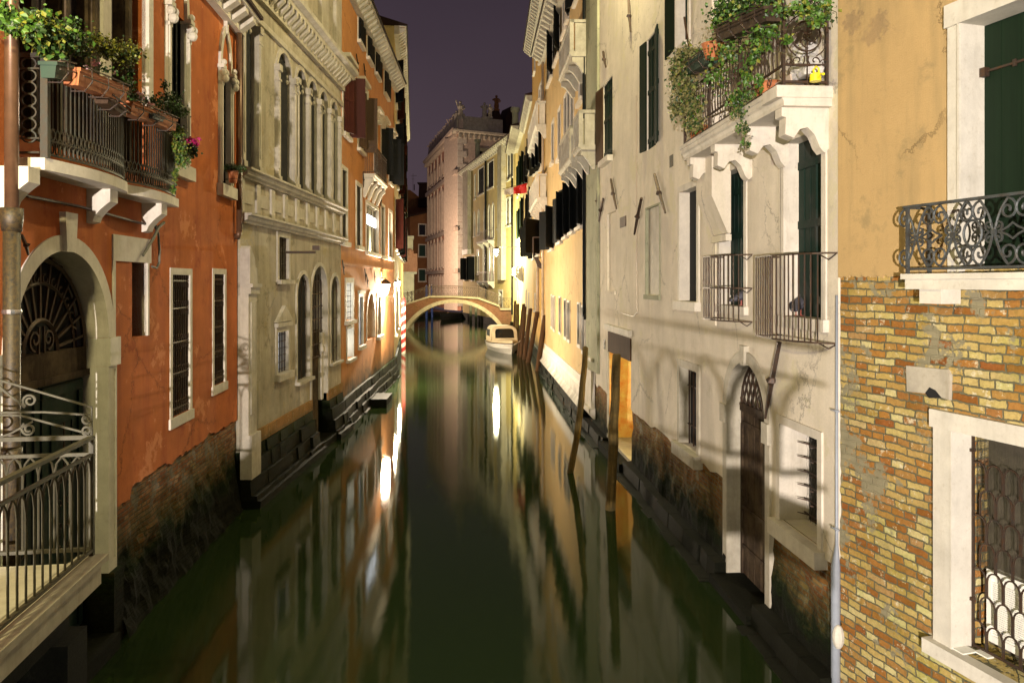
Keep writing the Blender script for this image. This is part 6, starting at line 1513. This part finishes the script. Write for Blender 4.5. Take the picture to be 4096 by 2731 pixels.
def fbox(fac, x0, y0, x1, y1, yy, h, d, mat, name, label, n=3):
    A_ = on(fac, x0, y0, yy); B_ = on(fac, x1, y1, yy); v = B_-A_; L_ = v.length; root = empty(name, A_, math.atan2(v.y, v.x), label, 'flower box', 'window boxes on the balcony rails')
    s_ = v.z/L_; q = M(); q.add([(x, y, z+x*s_) for x in (0, L_) for y, z in ((-d/2, 0), (d/2, 0), (d/2*.8, -h), (-d/2*.8, -h))], [(0, 1, 2, 3), (4, 7, 6, 5), (0, 4, 5, 1), (1, 5, 6, 2), (2, 6, 7, 3), (3, 7, 4, 0)])
    q.add([(x, y, z+x*s_) for x in (-.01, L_+.01) for y, z in ((-d/2-.012, .005), (d/2+.012, .005), (d/2+.012, -.03), (-d/2-.012, -.03))], [(0, 1, 2, 3), (4, 7, 6, 5), (0, 4, 5, 1), (1, 5, 6, 2), (2, 6, 7, 3), (3, 7, 4, 0)])
    q.build('trough', mat, root); q = M()
    for i in range(n):
        x = L_*(i+.5)/n; q.tube([(x, d/2+.02, .02+x*s_), (x, -d/2-.03, .02+x*s_), (x, -d/2-.035, -h*.6+x*s_), (x, -d/2*.5, -h-.03+x*s_), (x, d/2, -h-.03+x*s_)], .008, 4)
    q.tube([(0, -d/2-.035, -h*.45), (L_, -d/2-.035, -h*.45+L_*s_)], .008, 4); q.tube([(0, -d/2-.035, .02), (L_, -d/2-.035, .02+L_*s_)], .009, 4)
    q.build('holder', 'iron', root)
    return root
fbox(f, 284, 272, 478, 350, -.60, .17, .17, 'terra', 'window_box', 'large terracotta window box hooked on the middle of the curved balcony', 3)
fbox(f, 500, 405, 682, 478, -.42, .16, .17, 'terra', 'window_box', 'second terracotta window box at the right end of the curved balcony', 3)
fbox(f, 405, 385, 480, 440, -.56, .08, .16, 'brownw', 'window_box', 'empty dark window box tilted below the first terracotta one', 2)
fbox(f, 192, 248, 258, 262, -.55, .15, .15, 'greenpl', 'window_box', 'short green plastic window box under the ivy on the left end', 1)
fbox(f, 598, 455, 640, 470, -.50, .06, .10, 'navypl', 'window_box', 'small dark blue tray in front of the second terracotta box', 1)
# right balcony plants
f = R1
o = on(f, 3000, 60, -.75)
plant('potted_shrub', o, 'green leafy shrub on top of the big balcony rail, left of the corner', 'plant', [(tuple(on(f, x, y, -.72)-o), (rx, rx, rz), s_) for x, y, rx, rz, s_ in ((2945, 25, .30, .12, .3), (2900, 60, .2, .14, .2), (2880, 100, .12, .12, .1), (3040, -10, .3, .1, .2), (2990, 55, .15, .1, .15))], (('leaf', 1000, .05), ('leafd', 1300, .045), ('leafy', 160, .05)), 'plants on the big balcony', seed=12)
o = on(f, 3100, 100, -.66)
vines = []
for (x, y), (x2, y2), (x3, y3) in (((2970, 80), (3020, 190), (3050, 240)), ((3100, 118), (3170, 118), (3260, 90)), ((3050, 60), (3060, 200), (3080, 270)), ((3020, 60), (3000, 220), (2960, 330)), ((3075, 200), (3130, 212), (3190, 235)), ((3270, 10), (3320, 60), (3330, 110)), ((3280, 20), (3345, 50), (3348, 95))):
    vines.append([tuple(on(f, x, y, -.64)-o), tuple(on(f, x2, y2, -.66)-o), tuple(on(f, x3, y3, -.66)-o)])
plant('climbing_vine', o, 'light green vine climbing through the corner of the big balcony railing', 'plant', [(tuple(on(f, x, y, -.64)-o), (rx, rx*.8, rz), s_) for x, y, rx, rz, s_ in ((3060, 60, .16, .10, .12), (3080, 110, .16, .10, .12), (3030, 130, .14, .10, .10), (3050, 180, .1, .1, .07), (3130, 40, .18, .08, .08), (3220, 30, .14, .09, .10), (3290, 30, .12, .10, .10), (3270, 80, .12, .07, .06), (3015, 220, .06, .14, .08), (2985, 300, .07, .16, .07), (3150, 155, .06, .05, .03), (3040, 330, .05, .10, .04), (2955, 390, .12, .10, .10), (2930, 200, .3, .2, .16), (2880, 300, .25, .25, .12))], (('leaf', 850, .055), ('leafy', 220, .05), ('leafd', 380, .045)), 'plants on the big balcony', stems=vines, seed=13)
o = on(f, 2985, 410, -.66)
plant('trailing_plant', o, 'hanging green tendril over the middle of the balcony slab edge', 'plant', [(tuple(on(f, x, y, -.68)-o), (rx, rx, rz), s_) for x, y, rx, rz, s_ in ((2975, 380, .12, .10, .3), (2955, 440, .12, .12, .3), (2970, 510, .08, .12, .2), (2985, 570, .05, .06, .08))], (('leafd', 260, .035), ('leaf', 220, .035), ('leafo', 160, .03)), 'plants on the big balcony', seed=14)
o = on(f, 2740, 330, -.75)
plant('ivy_plant', o, 'long curtain of dry brown ivy hanging from the far corner of the big balcony', 'plant', [(tuple(on(f, x, y, -.74)-o), (rx, rx, rz), s_) for x, y, rx, rz, s_ in ((2740, 240, .20, .22, .22), (2710, 300, .14, .28, .18), (2745, 350, .20, .30, .24), (2705, 430, .12, .20, .12), (2765, 430, .18, .22, .18), (2780, 500, .14, .12, .08), (2770, 210, .2, .08, .08))], (('leafo', 1900, .05), ('leafd', 700, .05), ('leafy', 200, .045), ('leaf', 260, .045)), 'plants on the big balcony', seed=15)
o = on(f, 2850, 195, -.75); r_ = plant('potted_plant', o, 'terracotta bowl with little greenery held in an iron ring on the far rail', 'plant', [((0, 0, .08), (.12, .1, .04), 1)], (('leaf', 70, .04),), 'plants on the big balcony', seed=16)
q = M(); q.lathe(0, 0, [(.09, -.14), (.14, .04), (.155, .06)], 14); q.build('pot', 'terra', r_)
fbox(f, 2890, 120, 3090, 30, -.72, .16, .2, 'dwood', 'window_box', 'long dark wooden trough hooked outside the big balcony rail', 4)
fbox(f, 2770, 255, 2850, 205, -.72, .16, .18, 'greenpl', 'window_box', 'dark green plastic trough on the far end of the big balcony rail', 2)
# things standing on the balcony
def onslab(x, yy): a = f.s(x, yy); return f.w(a, yy, bz)
bz = f.z(3125, 343, -.58)
R1rz = math.atan2(f.u.y, f.u.x)
o = empty('watering_can', onslab(3262, -.28)+Vector((0, 0, .001)), R1rz+.2, 'bright yellow watering can on the corner of the big balcony', 'watering can'); o.scale = (.6, .6, .5); q = M(); q.lathe(0, 0, [(.10, 0), (.10, .15), (.085, .17)], 14)
q.build('body', 'yellowpl', o); q = M(); q.tube([(-.02, 0, .16), (-.06, 0, .27), (.02, 0, .32), (.09, 0, .26), (.10, 0, .1)], .018, 6); q.build('handle', 'yellowpl', o); q = M(); q.tube([(.09, -.02, .05), (.22, -.05, .10), (.3, -.06, .06)], [.02, .015, .028], 7); q.build('spout', 'yellowpl', o)
q = M(); rj = random.Random(4)
for c in ((0, 0, .28), (.18, .0, .2), (-.08, .05, .45)): q.ball(c, .2, 14, 10, (1, .7, 1))
q.v = [(x+rj.uniform(-.022, .022), y+rj.uniform(-.022, .022), max(.15, z+rj.uniform(-.022, .022))) for x, y, z in q.v]
o = q.build('plastic_bag', 'polyb'); o.location = onslab(3215, -.15); o.rotation_euler.z = R1rz; tag(o, 'crumpled clear plastic sack standing behind the balcony ring panel', 'bag')
q = M(); q.profile([(-.12, .002), (-.15, .20), (-.13, .2), (-.1, .03), (.1, .03), (.13, .2), (.15, .2), (.12, .002)], -.35, .10); o = q.build('planter', 'pinkst'); o.location = onslab(3195, -.22); o.rotation_euler.z = R1rz; tag(o, 'long pinkish stone trough on the balcony floor beside the watering can', 'planter')
q = M(); q.lathe(0, 0, [(.12, .001), (.17, .22), (.19, .24)], 14); o = q.build('flower_pot', 'terra'); o.location = onslab(3075, -.38); tag(o, 'reddish glazed flower pot behind the balcony corner post', 'flower pot')
q = M(); q.lathe(0, 0, [(.14, .001), (.20, .20), (.22, .24)], 12); o = q.build('flower_pot', 'terra'); o.location = onslab(2805, -.38); tag(o, 'brown clay pot low behind the ivy at the far end of the big balcony', 'flower pot')
# broom handle by the far window
q = M(); q.tube([tuple(on(f, 2737, 70, -.12)), tuple(on(f, 2757, 200, -.12))], .018, 6); tag(q.build('broom_handle', 'brownw'), 'brown broom handle leaning by the window left of the big balcony', 'broom')
# pigeons
def pigeon(p, rz, label):
    root = M(); rows = []
    prof = [(-.17, .028, .07, .012), (-.12, .045, .085, .03), (-.05, .075, .12, .06), (.02, .088, .15, .075), (.08, .08, .175, .072), (.12, .055, .20, .05), (.135, .04, .235, .036), (.145, .037, .262, .036), (.165, .022, .275, .02), (.185, .006, .268, .006)]
    n_ = 10; k = 0
    for x, w, z, h in prof: rows.append([(x, w*math.cos(2*PI*j/n_), z+h*math.sin(2*PI*j/n_)) for j in range(n_)])
    root.add([q_ for r in rows for q_ in r], [(i*n_+j, i*n_+(j+1) % n_, (i+1)*n_+(j+1) % n_, (i+1)*n_+j) for i in range(len(rows)-1) for j in range(n_)]+[tuple(range(n_)), tuple((len(rows)-1)*n_+j for j in range(n_))])
    o = root.build('pigeon', 'pigeon', None, True); o.location = p; o.rotation_euler.z = rz
    q = M()
    for sg in (-1, 1): q.tube([(.02, sg*.03, .09), (.02, sg*.03, .01)], .006, 4); q.tube([(-.01, sg*.03, .008), (.05, sg*.03, .006)], .005, 4); q.tube([(.02, sg*.03, .008), (.045, sg*.05, .006)], .004, 4)
    q.build('feet', 'feet', o)
    q = M()
    for sg in (-1, 1): q.add([(.07, sg*.080, .20), (-.02, sg*.094, .165), (-.14, sg*.052, .10), (-.16, sg*.04, .085), (-.03, sg*.096, .10), (.06, sg*.085, .12)], [(0, 1, 2, 3, 4, 5)])
    q.build('wing', simple('wing_feathers', (.09, .09, .105), .5, 0, .5, 30, .2), o)
    return tag(o, label, 'pigeon', 'pigeons roosting on the window sills')
z1s = o1b[2]
pg = f.s(3198, .12); pigeon(f.w(pg, .10, z1s+.0), R1rz+PI*.75, 'dark pigeon roosting on the sill inside the larger window cage')
a = f.s(2960, .1); pigeon(f.w(a, .10, f.z(2881, 1218)), R1rz+PI*.45, 'dark pigeon roosting on the sill inside the smaller window cage')
